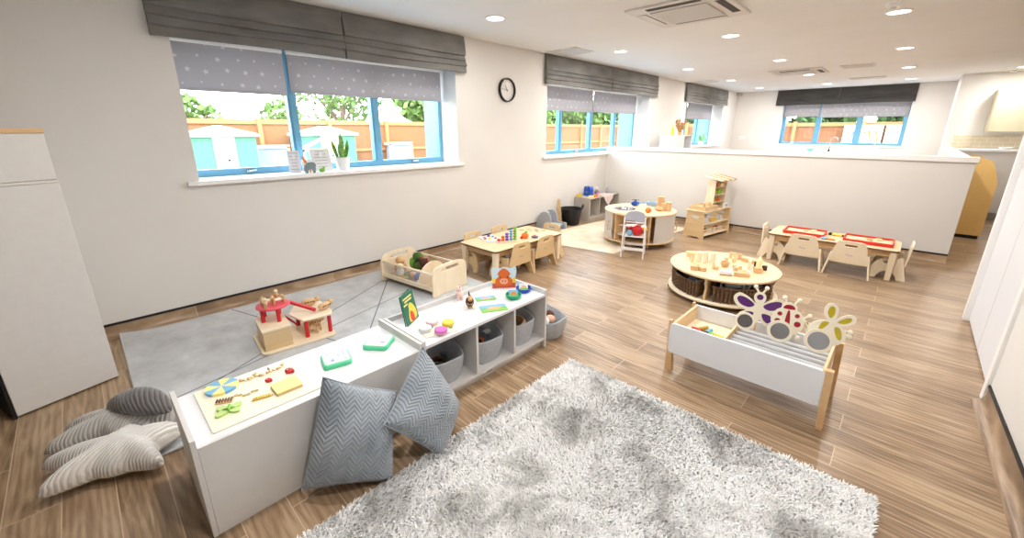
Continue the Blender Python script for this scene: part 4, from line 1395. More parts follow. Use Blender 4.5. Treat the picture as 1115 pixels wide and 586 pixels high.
# things on the near table
TT = TZ + .0008
t = thing('activity_tray', 'white activity board with coloured pieces on the near table', 'tray', (-3.27, 3.06, TT), R(-15))
m = MB(); m.prism(rrect(-.13, -.10, .13, .10, .02), 0, .008); m.build('tray_board', W['paper'], t, bevel=.002)
rn = random.Random(5)
for k, (x, y, mt) in enumerate(((-.07, .02, W['purple']), (-.02, .05, W['lblue']), (.03, -.02, W['yellow']), (.06, .04, W['orange']), (.08, -.04, W['pyellow']), (-.04, -.05, W['pink']), (.02, -.07, W['orange']))):
    m = MB(); m.cyl((x, y, .0085), (x, y, .022), .018, .015, 14); m.build('puzzle_piece', mt, t)
# rainbow peg tower: 5 stacks of rings growing in height
t = thing('peg_stacker', 'rainbow stacking peg toy rising from red to green on the near table', 'toy', (-3.03, 3.09, TT), R(62))
m = MB(); m.prism(rrect(-.115, -.03, .115, .03, .01), 0, .012); m.build('stacker_base', W['birch2'], t, bevel=.002)
for k, mt in enumerate((W['redtray'], W['orange'], base('violet_peg', (126, 90, 200), .5), W['lblue'], W['green2'])):
    for j in range(k + 1):
        m = MB(); m.sph((-.092 + k * .046, 0, .030 + j * .030), (.021, .021, .0155), 14, 8); m.build('peg_ring', mt, t)
t = thing('orange_toy', 'orange and green shape sorter toy in the middle of the near table', 'toy', (-2.99, 3.34, TT), R(30))
m = MB(); m.sph((0, 0, .034), (.042, .034, .034)); m.build('toy_body', W['orange'], t)
m = MB(); m.sph((.01, .01, .072), (.018, .018, .014)); m.build('toy_cap', W['green2'], t)
m = MB(); m.sph((-.035, -.03, .016), .016); m.build('toy_wheel', W['redtray'], t)
t = thing('purple_toy', 'flat purple toy beside the orange toy on the near table', 'toy', (-2.93, 3.44, TT), R(30))
m = MB(); m.sph((0, 0, .014), (.042, .03, .014)); m.build('toy_body', base('dusky_purple', (120, 100, 150), .5), t)
m = MB(); m.cyl((0, 0, .02), (0, 0, .035), .012); m.build('toy_knob', W['orange'], t)
n_ = 0
for k, (x, y, r) in enumerate(((-3.27, 3.60, 10), (-3.19, 3.64, 40), (-3.10, 3.68, -10), (-3.25, 3.70, 70), (-3.16, 3.74, 5), (-3.07, 3.76, 30))):
    m = MB(); m.box((-.035, -.014, 0), (.035, .014, .006)); m.mi = 1; m.box((-.028, -.008, .0062), (.028, .008, .007))
    tag(m.build('wooden_tile', [W['birch2'], W['plyedge']], loc=(x, y, TT), rz=R(r), smooth=False), 'thin dark-marked wooden tile scattered at the far end of the near table', 'tile', 'wooden tiles on the near table')

# red trays on the far table
for (xa, xb, ya, yb, lb) in ((-.955, -.555, 5.67, 5.98, 'shallow red tray of sand-coloured material, left one on the far table'), (-.385, .035, 5.665, 5.985, 'shallow red tray of sand-coloured material, right one on the far table')):
    t = thing('red_tray', lb, 'tray', ((xa + xb) / 2, (ya + yb) / 2, TT), 0, 'red trays on the far table')
    a, b = (xb - xa) / 2, (yb - ya) / 2
    o1 = rrect(-a, -b, a, b, .015); o2 = rrect(-a + .010, -b + .010, a - .010, b - .010, .010)
    m = MB(); m.loft([[(p[0], p[1], 0) for p in o1], [(p[0], p[1], .036) for p in o1], [(p[0], p[1], .036) for p in o2], [(p[0], p[1], .008) for p in o2]]); m.build('tray_body', W['redtray'], t)
    m = MB(); nn = 18
    m.sheet([[(-a + .012 + (2 * a - .024) * i / nn, -b + .012 + (2 * b - .024) * j / nn, .016 + .010 * noise.noise((i * .5 + xa * 9, j * .5, 0))) for i in range(nn + 1)] for j in range(nn + 1)])
    o = m.build('sand_fill', base('pale_sand', (222, 196, 158), .9), t, ang=180)
    for k in range(3):
        m = MB(); m.cbox((-a * .4 + k * a * .45, -.02 + .03 * k, .03), (.05, .03, .012), Matrix.Rotation(k * .2, 4, 'Z')); m.build('tray_piece', [W['paper'], W['beech'], W['cream']][k], t, bevel=.002)
t = thing('toy_torch', 'yellow and black toy wand lying between the red trays', 'toy', (-.455, 5.90, TT), R(-12))
m = MB(); m.tube([(-.05, 0, .016), (.045, 0, .016)], [.014, .012], 12); m.build('wand_body', W['yellow'], t)
m = MB(); m.sph((-.065, 0, .018), (.026, .016, .017)); m.tube([(.045, 0, .016), (.085, 0, .015)], .011, 10); m.build('wand_end', W['black'], t)
t = thing('toy_scoop', 'light blue and orange toy scoop on the front edge of the far table', 'toy', (-.50, 5.62, TT), R(-5))
m = MB(); m.sph((-.045, 0, .014), (.034, .022, .013)); m.build('scoop_head', W['lblue'], t)
m = MB(); m.tube([(-.02, 0, .014), (.06, -.01, .014)], .009, 10); m.build('scoop_handle', W['orange'], t)

# ================================================================== ROUND TABLE WITH BASKETS
RC = (-1.09, 4.02); RR = .467
t = thing('round_table', 'round low birch play table with dividers and wicker baskets below', 'table', (RC[0], RC[1], 0))
m = MB(); m.lathe([(0, .262), (RR - .004, .262), (RR, .266), (RR, .278), (RR - .004, .282), (0, .282)], seg=72); m.build('table_top', W['tabletop'], t)
m = MB(); m.lathe([(0, .040), (RR - .004, .040), (RR, .044), (RR, .056), (RR - .004, .060), (0, .060)], seg=72); m.build('base_board', W['birch2'], t)
for k in range(4):
    M = Matrix.Rotation(R(-90 + k * 90), 4, 'Z')
    m = MB(); prof = [(0.012, 0), (RR - .03, 0), (RR - .03, .075), (RR - .065, .14), (RR - .03, .1995), (0.012, .1995)]
    m.plate([smoothpoly(prof[:2] + [(RR - .03, .05), (RR - .05, .10), (RR - .03, .16)] + prof[4:], 1)], .02, M @ T((0, .01, .0605)) @ XZ); m.build('divider', W['birch'], t, bevel=.002)
for a in (200, 268, 330, 20, 90, 145):
    x, y = (RR - .018) * math.cos(R(a)), (RR - .018) * math.sin(R(a))
    m = MB(); m.cyl((x - .012, y, .019), (x + .012, y, .019), .018, seg=16); m.cyl((x, y, .03), (x, y, .040), .012); m.build('caster', W['black'], t)


def wedge_basket(a0, a1, label, sagged=0):
    t = thing('wicker_basket', label, 'basket', (RC[0], RC[1], .0608), 0, 'wicker baskets under the round table')
    r0, r1, h = .06, .425, .132
    def ring(ins, z, jj=0):
        o_ = []
        a, b = R(a0) + ins / r1 + .10, R(a1) - ins / r1 - .10
        for i in range(25):
            th = a + (b - a) * i / 24; rr = r1 - ins
            o_.append((rr * math.cos(th), rr * math.sin(th), z + jj * math.sin(i * 2.1) * .003))
        for i in range(9):
            th = b - (b - a) * i / 8
            o_.append(((r0 + .05 + ins * 1.2) * math.cos(th), (r0 + .05 + ins * 1.2) * math.sin(th), z))
        return o_
    m = MB()
    rg = []
    for k in range(11):
        rg.append(ring(.010 + .004 * (k % 2) - .012 * k / 10, .001 + h * k / 10))
    rg += [ring(.004, h + .006, 1), ring(.014, h), ring(.02, .012)]
    m.loft(rg); m.build('basket_body', W['wicker'], t, ang=60)
    m = MB()
    for i in range(18):
        th = R(a0) + .14 + (R(a1) - R(a0) - .28) * i / 17
        pts = [((r1 - .001 + .012 * k / 8 + .004 * (1 if (k + i) % 2 else -1)) * math.cos(th), (r1 - .001 + .012 * k / 8 + .004 * (1 if (k + i) % 2 else -1)) * math.sin(th), .004 + h * k / 8) for k in range(9)]
        m.tube(pts, .0085, 6)
    m.build('wicker_staves', W['stave'], t)
    m = MB(); m.tube([(p[0], p[1], h + .004) for p in ring(0.0, 0)], .008, 8, closed=True); m.build('basket_rim', W['wicker'], t)
    return t


wedge_basket(-178, -92, 'dark brown wicker wedge basket on the left side under the round table')
wedge_basket(-88, -2, 'dark brown wicker wedge basket under the round table, behind the trough')
grn = W['greyfoam']
for k, (a, r, rot, lb) in enumerate(((-70, .34, .3, 'left end'), (-58, .33, 1.9, 'left'), (-46, .34, .9, 'middle'), (-34, .32, 2.6, 'right'), (-22, .34, .4, 'right end'))):
    x, y = RC[0] + r * math.cos(R(a)), RC[1] + r * math.sin(R(a))
    m = MB(); m.lathe([(.024, -.06), (.030, -.06), (.030, .06), (.024, .06), (.024, -.06)], seg=18, M=Matrix.Rotation(rot, 4, 'Z') @ Matrix.Rotation(R(78), 4, 'X'))
    tag(m.build('cardboard_tube', grn, loc=(x, y, .0608 + .142)), 'grey cardboard tube at the %s of the basket behind the trough' % lb, 'tube', 'grey tubes in the wicker basket')
for k, (a, r) in enumerate(((-165, .34), (-150, .32), (-135, .34), (-118, .33), (-104, .34))):
    x, y = RC[0] + r * math.cos(R(a)), RC[1] + r * math.sin(R(a))
    m = MB(); m.box((-.04, -.025, -.02), (.04, .025, .02), Matrix.Rotation(k * .9, 4, 'Z') @ Matrix.Rotation(.4, 4, 'X'))
    tag(m.build('dark_block', [W['purple'], W['black'], W['brown'], base('slate_grey', (92, 92, 108), .7), grn][k], loc=(x, y, .0608 + .118), bevel=.004), '%s block heaped in the left wicker basket' % ['dark purple', 'black', 'dark brown', 'slate grey', 'light grey'][k], 'block')

# wooden blocks on the round table
BT = .2825


def blk(kind, x, y, s, mat, label, rot=0.0, z=BT):
    m = MB()
    if kind == 'cyl': m.cyl((0, 0, 0), (0, 0, s[2]), s[0], seg=20)
    elif kind == 'box': m.box((-s[0], -s[1], 0), (s[0], s[1], s[2]))
    elif kind == 'cone': m.lathe([(0, 0), (s[0], 0), (s[0] * .55, s[2] * .6), (0, s[2])], seg=20)
    elif kind == 'peg':
        m.lathe([(0, 0), (s[0], 0), (s[0] * .75, s[2] * .55), (s[0] * .4, s[2] * .66), (s[0] * .62, s[2] * .80), (s[0] * .45, s[2] * .95), (0, s[2])], seg=20)
    elif kind == 'arch':
        m.plate([[(-s[0], 0), (-s[0] * .45, 0)] + [(s[0] * .45 * math.cos(PI - PI * i / 10), s[2] * .55 * math.sin(PI * i / 10)) for i in range(11)] + [(s[0] * .45, 0), (s[0], 0), (s[0], s[2]), (-s[0], s[2])]], s[1] * 2, T((0, s[1], 0)) @ XZ)
    elif kind == 'lie': m.cyl((-s[0], 0, s[2]), (s[0], 0, s[2]), s[2], seg=20)
    elif kind == 'bowl': m.lathe([(0, 0), (s[0] * .6, 0), (s[0], s[2] * .6), (s[0] * .95, s[2]), (s[0] * .8, s[2]), (s[0] * .75, s[2] * .5), (0, s[2] * .25)], seg=24)
    o = m.build('wooden_block', mat, loc=(x, y, z), rz=rot, bevel=.002 if kind in ('box', 'cyl', 'arch', 'lie') else 0)
    return tag(o, label, 'block', 'wooden blocks on the round table')


WB, WC, WP = W['beech'], W['birch'], W['cream']
blk('box', -1.245, 3.700, (.028, .028, .036), WB, 'square dark-ended wooden cube nearest the front rim, left one of a pair', .5)
blk('box', -1.175, 3.715, (.026, .026, .034), WB, 'square dark-ended wooden cube nearest the front rim, right one of a pair', .8)
blk('cyl', -1.275, 3.775, (.013, .013, .045), WP, 'short pale peg behind the left dark cube on the round table')
blk('cyl', -1.235, 3.765, (.013, .013, .045), WP, 'short pale peg behind the gap of the two dark cubes')
blk('cyl', -1.30, 3.97, (.024, .024, .095), W['birch2'], 'tall pale wooden cylinder at the left of the round table top')
blk('cyl', -1.245, 3.985, (.020, .020, .105), W['birch2'], 'tallest pale wooden cylinder, second from the left on the round table')
blk('cyl', -1.19, 4.01, (.024, .024, .10), W['birch2'], 'thick tall pale cylinder near the middle of the round table')
blk('arch', -1.44, 4.13, (.040, .014, .04), WP, 'small pale arch block at the far left rim of the round table', .6)
blk('arch', -1.41, 4.06, (.036, .014, .045), WC, 'small birch arch block just in front of the far left arch', .2)
blk('box', -1.39, 4.22, (.035, .022, .025), WP, 'flat pale block at the back left of the round table', 1.1)
blk('cone', -1.35, 3.93, (.022, .022, .05), WC, 'small wooden cone left of the tall cylinders')
blk('box', -1.33, 4.08, (.016, .016, .05), WP, 'thin upright pale block behind the tall cylinders', .3)
blk('peg', -1.125, 3.845, (.018, .018, .055), WC, 'small turned peg figure left of the round brown bowl')
blk('box', -1.09, 3.84, (.014, .014, .03), WB, 'tiny brown cube beside the turned peg figure', .3)
blk('bowl', -1.07, 3.985, (.040, .040, .045), WB, 'round brown wooden bowl in the centre of the round table')
blk('cyl', -1.10, 4.12, (.016, .016, .05), WC, 'short birch cylinder behind the round brown bowl')
blk('cyl', -1.05, 4.18, (.018, .018, .04), WC, 'low birch cylinder farther behind the round brown bowl')
blk('arch', -1.10, 4.32, (.03, .013, .055), WC, 'birch arch block at the back rim, left of the long brick')
blk('cyl', -1.04, 4.32, (.018, .018, .055), WB, 'brown cylinder at the back rim, left of the long brick')
blk('box', -.95, 4.27, (.055, .020, .036), WB, 'long wooden brick lying at the back of the round table', -.25)
blk('box', -.885, 4.06, (.014, .026, .085), W['birch2'], 'upright pale slab standing right of centre on the round table', .2)
blk('box', -.85, 4.13, (.012, .018, .06), W['brown'], 'thin dark brown upright block between the pale slab and the tower')
blk('box', -.80, 4.01, (.032, .032, .042), WB, 'brown cube base of the small tower at the right of the round table', .35)
blk('cyl', -.80, 4.01, (.024, .024, .075), WP, 'pale cylinder standing on the brown cube at the right of the round table', z=BT + .0425)
blk('cone', -.80, 4.01, (.018, .018, .035), WP, 'pale cone topping the small tower at the right of the round table', z=BT + .118)
blk('box', -.775, 4.12, (.018, .018, .04), W['brown'], 'small dark block behind the small tower')
blk('lie', -.985, 3.735, (.050, .024, .024), W['paper'], 'white cylinder lying at the front of the round table', .35)
blk('box', -.875, 3.80, (.060, .022, .034), WB, 'long wooden brick at the front right of the round table', .35)
blk('cyl', -.985, 3.855, (.015, .015, .03), W['paper'], 'small white peg behind the lying white cylinder')
blk('box', -.955, 3.91, (.016, .016, .036), WB, 'small brown cube behind the lying white cylinder', .6)
blk('cyl', -.99, 4.0, (.018, .018, .028), WC, 'low birch disc right of the round brown bowl')
blk('cyl', -.94, 3.99, (.015, .015, .035), WC, 'low birch peg right of the birch disc')
blk('cyl', -.885, 3.90, (.018, .018, .034), WP, 'low pale peg behind the front right brick')
blk('cyl', -.845, 3.885, (.016, .016, .036), W['paper'], 'low white peg behind the right end of the front brick')

# ================================================================== SENSORY TROUGH
X0, X1, Y0t, Y1t = -.90, -.075, 2.40, 2.79
t = thing('sensory_trough', 'white and beech trough table with rollers, in front of the round table', 'table', (X0, Y0t, 0))
L, D = X1 - X0, Y1t - Y0t
m = MB(); m.plate([rrect(.0, .135, L - .03, .337, .025)], .014, XZ @ T((0, 0, .0))); 
o = m.build('front_panel', W['door'], t, bevel=.002)
m = MB(); m.plate([rrect(.0, .155, L - .03, .337, .02)], .014, XZ @ T((0, 0, -D))); m.build('rear_panel', W['door'], t, bevel=.002)
for x in (.012, L - .046):
    m = MB(); m.box((x, .0005, .185), (x + .014, D - .0145, .337)); m.build('side_panel', W['birch'], t, bevel=.002)
m = MB(); m.box((.0265, .0005, .225), (L - .0465, D - .0145, .240)); m.build('trough_floor', W['birch2'], t)
m = MB(); m.box((.30, .0005, .2405), (.312, D - .0145, .325)); m.build('divider', W['birch'], t, bevel=.002)
m = MB(); m.box((.3125, .055, .2405), (L - .0465, .067, .310)); m.build('inner_rail', W['lamw'], t, bevel=.002)
for k, y in enumerate((.125, .185, .245, .305)):
    m = MB(); m.cyl((.314, y, .278), (L - .048, y, .278), .019, seg=20); m.build('roller', W['greyroll'], t)
for x, s in ((.000, -1), (L - .032, 1)):
    for y, q in ((-.014, -1), (D - .028 + .014, 1)):
        m = MB()
        yy = y - (.0 if q < 0 else 0)
        if x > .1 or q > 0:
            m.loft([[(x + s * .012, yy - .0, 0), (x + .030 + s * .012, yy, 0), (x + .030 + s * .012, yy + .034, 0), (x + s * .012, yy + .034, 0)], [(x, yy, .345), (x + .034, yy, .345), (x + .034, yy + .034, .345), (x, yy + .034, .345)]] if x > .1 else
                   [[(x - .012, yy, 0), (x + .03, yy, 0), (x + .03, yy + .034, 0), (x - .012, yy + .034, 0)], [(x - .015, yy, .345), (x + .0, yy, .345), (x + .0, yy + .034, .345), (x - .015, yy + .034, .345)]])
        else:
            m.loft([[(x - .012, .002, 0), (x + .034, .002, 0), (x + .034, .036, 0), (x - .012, .036, 0)], [(x - .016, .002, .345), (x - .001, .002, .345), (x - .001, .036, .345), (x - .016, .036, .345)]])
        m.build('leg', W['beech'], t, bevel=.002)
ZT = .2405
for k, (dx, dy, mt, lb) in enumerate(((.10, .17, W['redtray'], 'red'), (.15, .15, W['brown'], 'brown'), (.17, .20, W['lblue'], 'blue'), (.205, .16, W['green2'], 'green'), (.24, .175, W['yellow'], 'yellow'), (.235, .13, W['orange'], 'orange'), (.125, .225, W['gold'], 'golden'))):
    m = MB(); m.tube([(-.03, 0, .014), (0, .006, .016), (.03, 0, .014)], .013, 10)
    tag(m.build('toy_bug', mt, loc=(X0 + dx, Y0t + dy, ZT), rz=k * .7), 'small %s plastic creature lying in the open left end of the trough' % lb, 'toy', 'small creatures in the trough')


# see-through bug mirrors: flat cut-out bodies with tinted windows and a round mirror in a ring
def cutout(name, label, px, py, yplane, s, body, windows, tints, ring, rr, extra=(), turn=20):
    p = at(px, py, 1, yplane)
    t = thing(name, label, 'toy', p, R(turn), 'bug mirror cut-outs on the trough')
    M = Matrix.Rotation(R(-14), 4, 'X') @ Matrix.Scale(s, 4) @ XZ
    m = MB()
    m.plate([body] + windows, .012 / s, M)
    for e in extra: m.tube([(q[0], -.006 / s, q[1]) for q in e], .006, 8, M=Matrix.Rotation(R(-14), 4, 'X') @ Matrix.Scale(s, 4)); m.sph((e[-1][0], -.006 / s, e[-1][1]), .0125, 10, 8, M=Matrix.Rotation(R(-14), 4, 'X') @ Matrix.Scale(s, 4))
    m.build('cutout_body', W['cream'] if 0 else base('cream_painted_wood', (240, 232, 212), .5), t, bevel=.001)
    for w_, c in zip(windows, tints):
        m = MB(); m.plate([w_], .004 / s, Matrix.Rotation(R(-14), 4, 'X') @ Matrix.Scale(s, 4) @ XZ @ T((0, 0, .004 / s))); m.build('tinted_window', c, t, smooth=False)
    Mr = Matrix.Rotation(R(-14), 4, 'X') @ Matrix.Scale(s, 4) @ T((ring[0], -.016 / s, ring[1])) @ XZ
    m = MB(); m.plate([ell(0, 0, rr, rr, 40), ell(0, 0, rr * .76, rr * .76, 40)], .014 / s, Mr); m.build('mirror_ring', base('cream_ring', (240, 232, 212), .5), t, bevel=.001)
    m = MB(); m.plate([ell(0, 0, rr * .77, rr * .77, 40)], .005 / s, Mr @ T((0, 0, .004 / s))); m.build('mirror_disc', W['mirror'], t)
    m = MB(); m.cyl((0, .012, -.052), (0, .018, .01), .006); m.build('stand_peg', W['beech'], t)
    return t


# unit: drawn in tenths of a metre (1 unit = s metres)
def U(pts, k=.1): return [(x * k, y * k) for x, y in pts]


# butterfly; local origin at the foot of the body
wingL = smoothpoly(U([(-.12, 1.0), (-.5, 1.45), (-1.0, 1.62), (-1.28, 1.35), (-1.1, .95), (-.6, .72), (-.9, .55), (-.85, .2), (-.45, .05), (-.12, .35)]), 4)
but = smoothpoly(U([(0, 0), (.14, .25), (.45, -.05), (.85, .05), (.95, .45), (.65, .70), (1.15, .9), (1.35, 1.35), (1.05, 1.66), (.5, 1.45), (.16, 1.15), (.30, 1.45), (.26, 1.75), (0, 1.88), (-.26, 1.75), (-.30, 1.45), (-.16, 1.15), (-.5, 1.45), (-1.05, 1.66), (-1.35, 1.35), (-1.15, .9), (-.65, .70), (-.95, .45), (-.85, .05), (-.45, -.05), (-.14, .25)]), 4)
bw = [ell(0, .157, .017, .017), smoothpoly(U([(.22, 1.08), (.6, 1.38), (1.0, 1.48), (1.16, 1.3), (.95, 1.0), (.5, .88)]), 4), smoothpoly(U([(-.22, 1.08), (-.6, 1.38), (-1.0, 1.48), (-1.16, 1.3), (-.95, 1.0), (-.5, .88)]), 4), smoothpoly(U([(.22, .62), (.6, .6), (.76, .35), (.55, .12), (.3, .3)]), 4), smoothpoly(U([(-.22, .62), (-.6, .6), (-.76, .35), (-.55, .12), (-.3, .3)]), 4)]
cutout('butterfly_mirror', 'purple-winged wooden butterfly cut-out with a round mirror, left of three on the trough', 823, 352, 2.59, 1.0, but, bw, [W['purple']] * 5, (-.058, .005), .052, extra=(U([(.1, 1.8), (.2, 2.0), (.28, 2.15)]), U([(-.1, 1.8), (-.2, 2.0), (-.28, 2.15)])), turn=14)
lad = smoothpoly(U([(0, -.1), (.45, -.02), (.72, .3), (.78, .75), (.58, 1.15), (.38, 1.3), (.33, 1.52), (0, 1.68), (-.33, 1.52), (-.38, 1.3), (-.58, 1.15), (-.78, .75), (-.72, .3), (-.45, -.02)]), 4)
lw = [smoothpoly(U([(-.26, 1.3), (.26, 1.3), (.2, 1.48), (0, 1.54), (-.2, 1.48)]), 4), ell(-.040, .096, .012), ell(.042, .098, .012), ell(-.046, .054, .015), ell(.048, .052, .016), smoothpoly(U([(-.06, 1.15), (.06, 1.15), (.12, .35), (-.12, .35)]), 3)]
cutout('ladybird_mirror', 'red-spotted wooden ladybird cut-out with a round mirror, middle of three on the trough', 855, 361, 2.57, 1.0, lad, lw, [W['crimson']] * 6, (-.028, .0), .060, extra=(U([(.2, 1.55), (.3, 1.75), (.42, 1.86)]), U([(-.2, 1.55), (-.2, 1.75), (-.28, 1.9)]), U([(.7, .9), (.85, 1.0), (.98, 1.1)]), U([(.74, .5), (.9, .4), (.98, .3)]), U([(.4, .0), (.5, -.1), (.6, -.22)])), turn=14)
beeb = smoothpoly(U([(-.1, -.1), (.4, -.05), (.72, .3), (.68, .75), (.3, 1.05), (-.2, 1.15), (-.6, 1.0), (-.8, .85), (-1.15, 1.05), (-.85, .6), (-.75, .2), (-.5, -.05)]), 4)
wing1 = smoothpoly(U([(-.02, 1.1), (-.28, 1.5), (-.22, 1.95), (.05, 2.08), (.28, 1.85), (.25, 1.4), (.1, 1.1)]), 4)
wing2 = smoothpoly(U([(.1, 1.05), (.4, 1.4), (.75, 1.62), (1.02, 1.55), (1.0, 1.25), (.7, 1.02), (.3, .95)]), 4)
bee_w = [smoothpoly(U([(-.30, 1.04), (.0, 1.06), (-.25, .68), (-.45, .55)]), 3), smoothpoly(U([(.22, .85), (.42, .88), (.56, .6), (.56, .25), (.35, .4)]), 3), smoothpoly(U([(-.86, .86), (-.98, .9), (-.86, .70)]), 2)]
tb = cutout('bee_mirror', 'yellow wooden bee cut-out with a round mirror, right of three on the trough', 899, 373, 2.545, 1.02, beeb, bee_w, [W['olive']] * 3, (-.035, .005), .062, extra=(U([(.6, .55), (.75, .58), (.88, .54)]), U([(.62, .75), (.76, .78), (.9, .76)])), turn=14)
for wv, inn in ((wing1, smoothpoly(U([(-.0, 1.3), (-.14, 1.55), (-.1, 1.85), (.06, 1.92), (.16, 1.75), (.14, 1.45)]), 4)), (wing2, smoothpoly(U([(.32, 1.15), (.52, 1.35), (.78, 1.48), (.88, 1.4), (.8, 1.22), (.55, 1.1)]), 4))):
    Mx = Matrix.Rotation(R(-14), 4, 'X') @ Matrix.Scale(1.02, 4) @ XZ
    m = MB(); m.plate([wv, inn], .012, Mx @ T((0, 0, -.002))); w_ = m.build('bee_wing', base('cream_wing', (240, 232, 212), .5), tb, bevel=.001)
    m = MB(); m.plate([inn], .004, Mx @ T((0, 0, .002))); m.build('tinted_window', W['olive'], w_, smooth=False)

# ================================================================== TOY COT
ca = R(7.5)
t = thing('toy_cot', 'birch doll cot on the grey rug, full of soft toys', 'cot', (-3.70, 1.935, .0125), ca)
CL, CW, CH = .765, .45, .285
end = smoothpoly([(0.004, 0), (.0, .06), (.002, .20), (.03, .262), (.10, .283), (CW / 2, .29), (CW - .10, .283), (CW - .03, .262), (CW - .002, .20), (CW, .06), (CW - .004, 0), (CW / 2 + .1, 0), (CW / 2 - .1, 0)], 4)
end = [(p[0], max(0, p[1])) for p in end]
slot = rrect(.11, .222, CW - .11, .258, .017)
for x in (0, CL - .018):
    m = MB(); m.plate([end, slot], .018, T((x, 0, 0)) @ YZ); m.build('end_panel', W['birch2'], t, bevel=.002)
m = MB(); m.box((.019, .02, .045), (CL - .0185, CW - .02, .057)); m.build('cot_base', W['birch'], t)
for y in (.022, CW - .022):
    m = MB(); m.cyl((.0185, y, .215), (CL - .0185, y, .215), .0095); m.build('top_rail', W['birch2'], t)
    m = MB(); m.box((.0185, y - .008, .045), (CL - .0185, y + .008, .088)); m.build('side_board', W['birch2'], t, bevel=.002)
clear = bpy.data.materials.new('clear_sheet'); clear.use_nodes = True
n_, l_ = nt(clear); n_.remove(n_['Principled BSDF'])
tr_ = n_.new('ShaderNodeBsdfTransparent'); tr_.inputs[0].default_value = (.93, .93, .93, 1); df = n_.new('ShaderNodeBsdfPrincipled'); df.inputs['Base Color'].default_value = (.8, .8, .8, 1); df.inputs['Roughness'].default_value = .15
mxs = n_.new('ShaderNodeMixShader'); mxs.inputs[0].default_value = .14
l_.new(tr_.outputs[0], mxs.inputs[1]); l_.new(df.outputs[0], mxs.inputs[2]); l_.new(mxs.outputs[0], n_['Material Output'].inputs['Surface'])
m = MB(); m.box((.02, .018, .088), (CL - .02, .021, .207)); m.build('clear_side', clear, t, smooth=False)
m = MB()
m.plate([ell(0, 0, .175, .20, 24, 0, 0, 180)], .012, T((.52, CW / 2, .0575)) @ Matrix.Rotation(R(82), 4, 'Z') @ XZ)
m.build('cot_hood', W['birch2'], t, bevel=.002)


def soft(name, label, loc, rz, parts, group=None):
    o = thing(name, label, 'toy', loc, rz, group)
    sc = 1.3 if 'cot' in label else 1.0
    for nm, c, r, mt in parts:
        m = MB(); m.sph([v_ * sc for v_ in c], [v_ * sc for v_ in r] if isinstance(r, tuple) else r * sc, 14, 10); m.build(nm, mt, o)
    return o


def incot(x, y, z=.0575): return (-3.70 + x * math.cos(ca) - y * math.sin(ca), 1.935 + x * math.sin(ca) + y * math.cos(ca), .0125 + z)


soft('plush_toy', 'green plush toy leaning at the back of the cot', incot(.24, .30), .4, (('body', (0, 0, .055), (.06, .045, .055), W['leafy']), ('head', (.0, -.01, .135), (.045, .04, .038), W['leafy']), ('arm', (-.055, -.02, .08), (.02, .02, .045), W['green2']), ('arm', (.06, -.02, .08), (.02, .02, .045), W['green2'])))
soft('plush_toy', 'dark brown plush bear in the middle of the cot', incot(.36, .27), .2, (('body', (0, 0, .045), (.05, .045, .045), W['brown']), ('head', (0, -.01, .11), (.038, .036, .034), W['brown']), ('ear', (-.03, -.01, .14), (.012, .008, .012), W['crimson']), ('ear', (.03, -.01, .14), (.012, .008, .012), W['crimson'])))
soft('plush_toy', 'tan plush toy at the left end of the cot', incot(.11, .16), .2, (('body', (0, 0, .05), (.05, .05, .05), base('tan_plush', (204, 160, 112), .9)), ('head', (.0, 0, .11), (.04, .035, .03), base('tan_plush_head', (214, 172, 126), .9))))
soft('cloth_doll', 'cream cloth doll slumped against the clear side of the cot', incot(.20, .085), .2, (('body', (0, 0, .04), (.035, .03, .04), W['paper']), ('head', (0, -.0, .09), (.026, .026, .024), W['cream']), ('leg', (.05, -.005, .018), (.04, .014, .014), W['cream'])))
soft('cloth_doll', 'blue and white doll lying near the middle of the cot', incot(.44, .13), .5, (('body', (0, 0, .035), (.045, .035, .035), base('denim_cloth', (76, 100, 168), .8)), ('head', (-.055, 0, .045), (.028, .028, .026), W['fleshy']), ('leg', (.02, -.045, .02), (.014, .045, .014), W['paper']), ('arm', (-.03, .04, .05), (.012, .03, .012), W['paper'])))
soft('plush_toy', 'olive plush toy lying across the middle of the cot', incot(.31, .13), .9, (('body', (0, 0, .03), (.06, .03, .03), base('olive_plush', (136, 142, 84), .9)), ('head', (.06, 0, .04), (.03, .03, .028), base('olive_plush_head', (150, 156, 96), .9)), ('tail', (-.07, 0, .02), (.03, .012, .012), W['yellow'])))

# ================================================================== TOY HOUSE (red and birch)
ha = R(84)
t = thing('doll_house', 'red and birch open toy house with ramp, standing on the grey rug', 'toy', (-2.935, .635, .0125), ha)
# local x along the length (world +y), local y toward the wall
m = MB(); m.prism(rrect(-.02, .0, .475, .40, .05), 0, .014); m.build('house_base', W['birch2'], t, bevel=.002)
m = MB(); m.box((.008, .035, .0145), (.180, .048, .155)); m.box((.008, .05, .0145), (.021, .31, .155)); m.box((.167, .05, .0145), (.180, .31, .155)); m.build('garage_wall', W['birch'], t, bevel=.001)
m = MB(); m.box((.003, .03, .1555), (.187, .335, .167)); m.build('first_floor', W['birch2'], t, bevel=.001)
m = MB(); m.box((.03, .30, .0145), (.15, .312, .12)); m.build('red_door', W['red'], t, bevel=.001)
for (x, y) in ((.045, .20), (.135, .145), (.165, .29), (.07, .305)):
    m = MB(); m.cyl((x, y, .1675), (x, y, .262), .0135, seg=16); m.build('red_post', W['red'], t)
m = MB(); m.lathe([(0, .2625), (.106, .2625), (.110, .266), (.110, .272), (.106, .275), (0, .275)], (.125, .235, 0), 48); m.build('round_terrace', base('rose_red_paint', (220, 84, 96), .45), t)
m = MB(); m.plate([[(.27, .06), (.46, .05), (.49, .12), (.475, .36), (.28, .38), (.215, .24)]], .011, T((0, 0, .150))); m.build('side_platform', W['birch2'], t, bevel=.001)
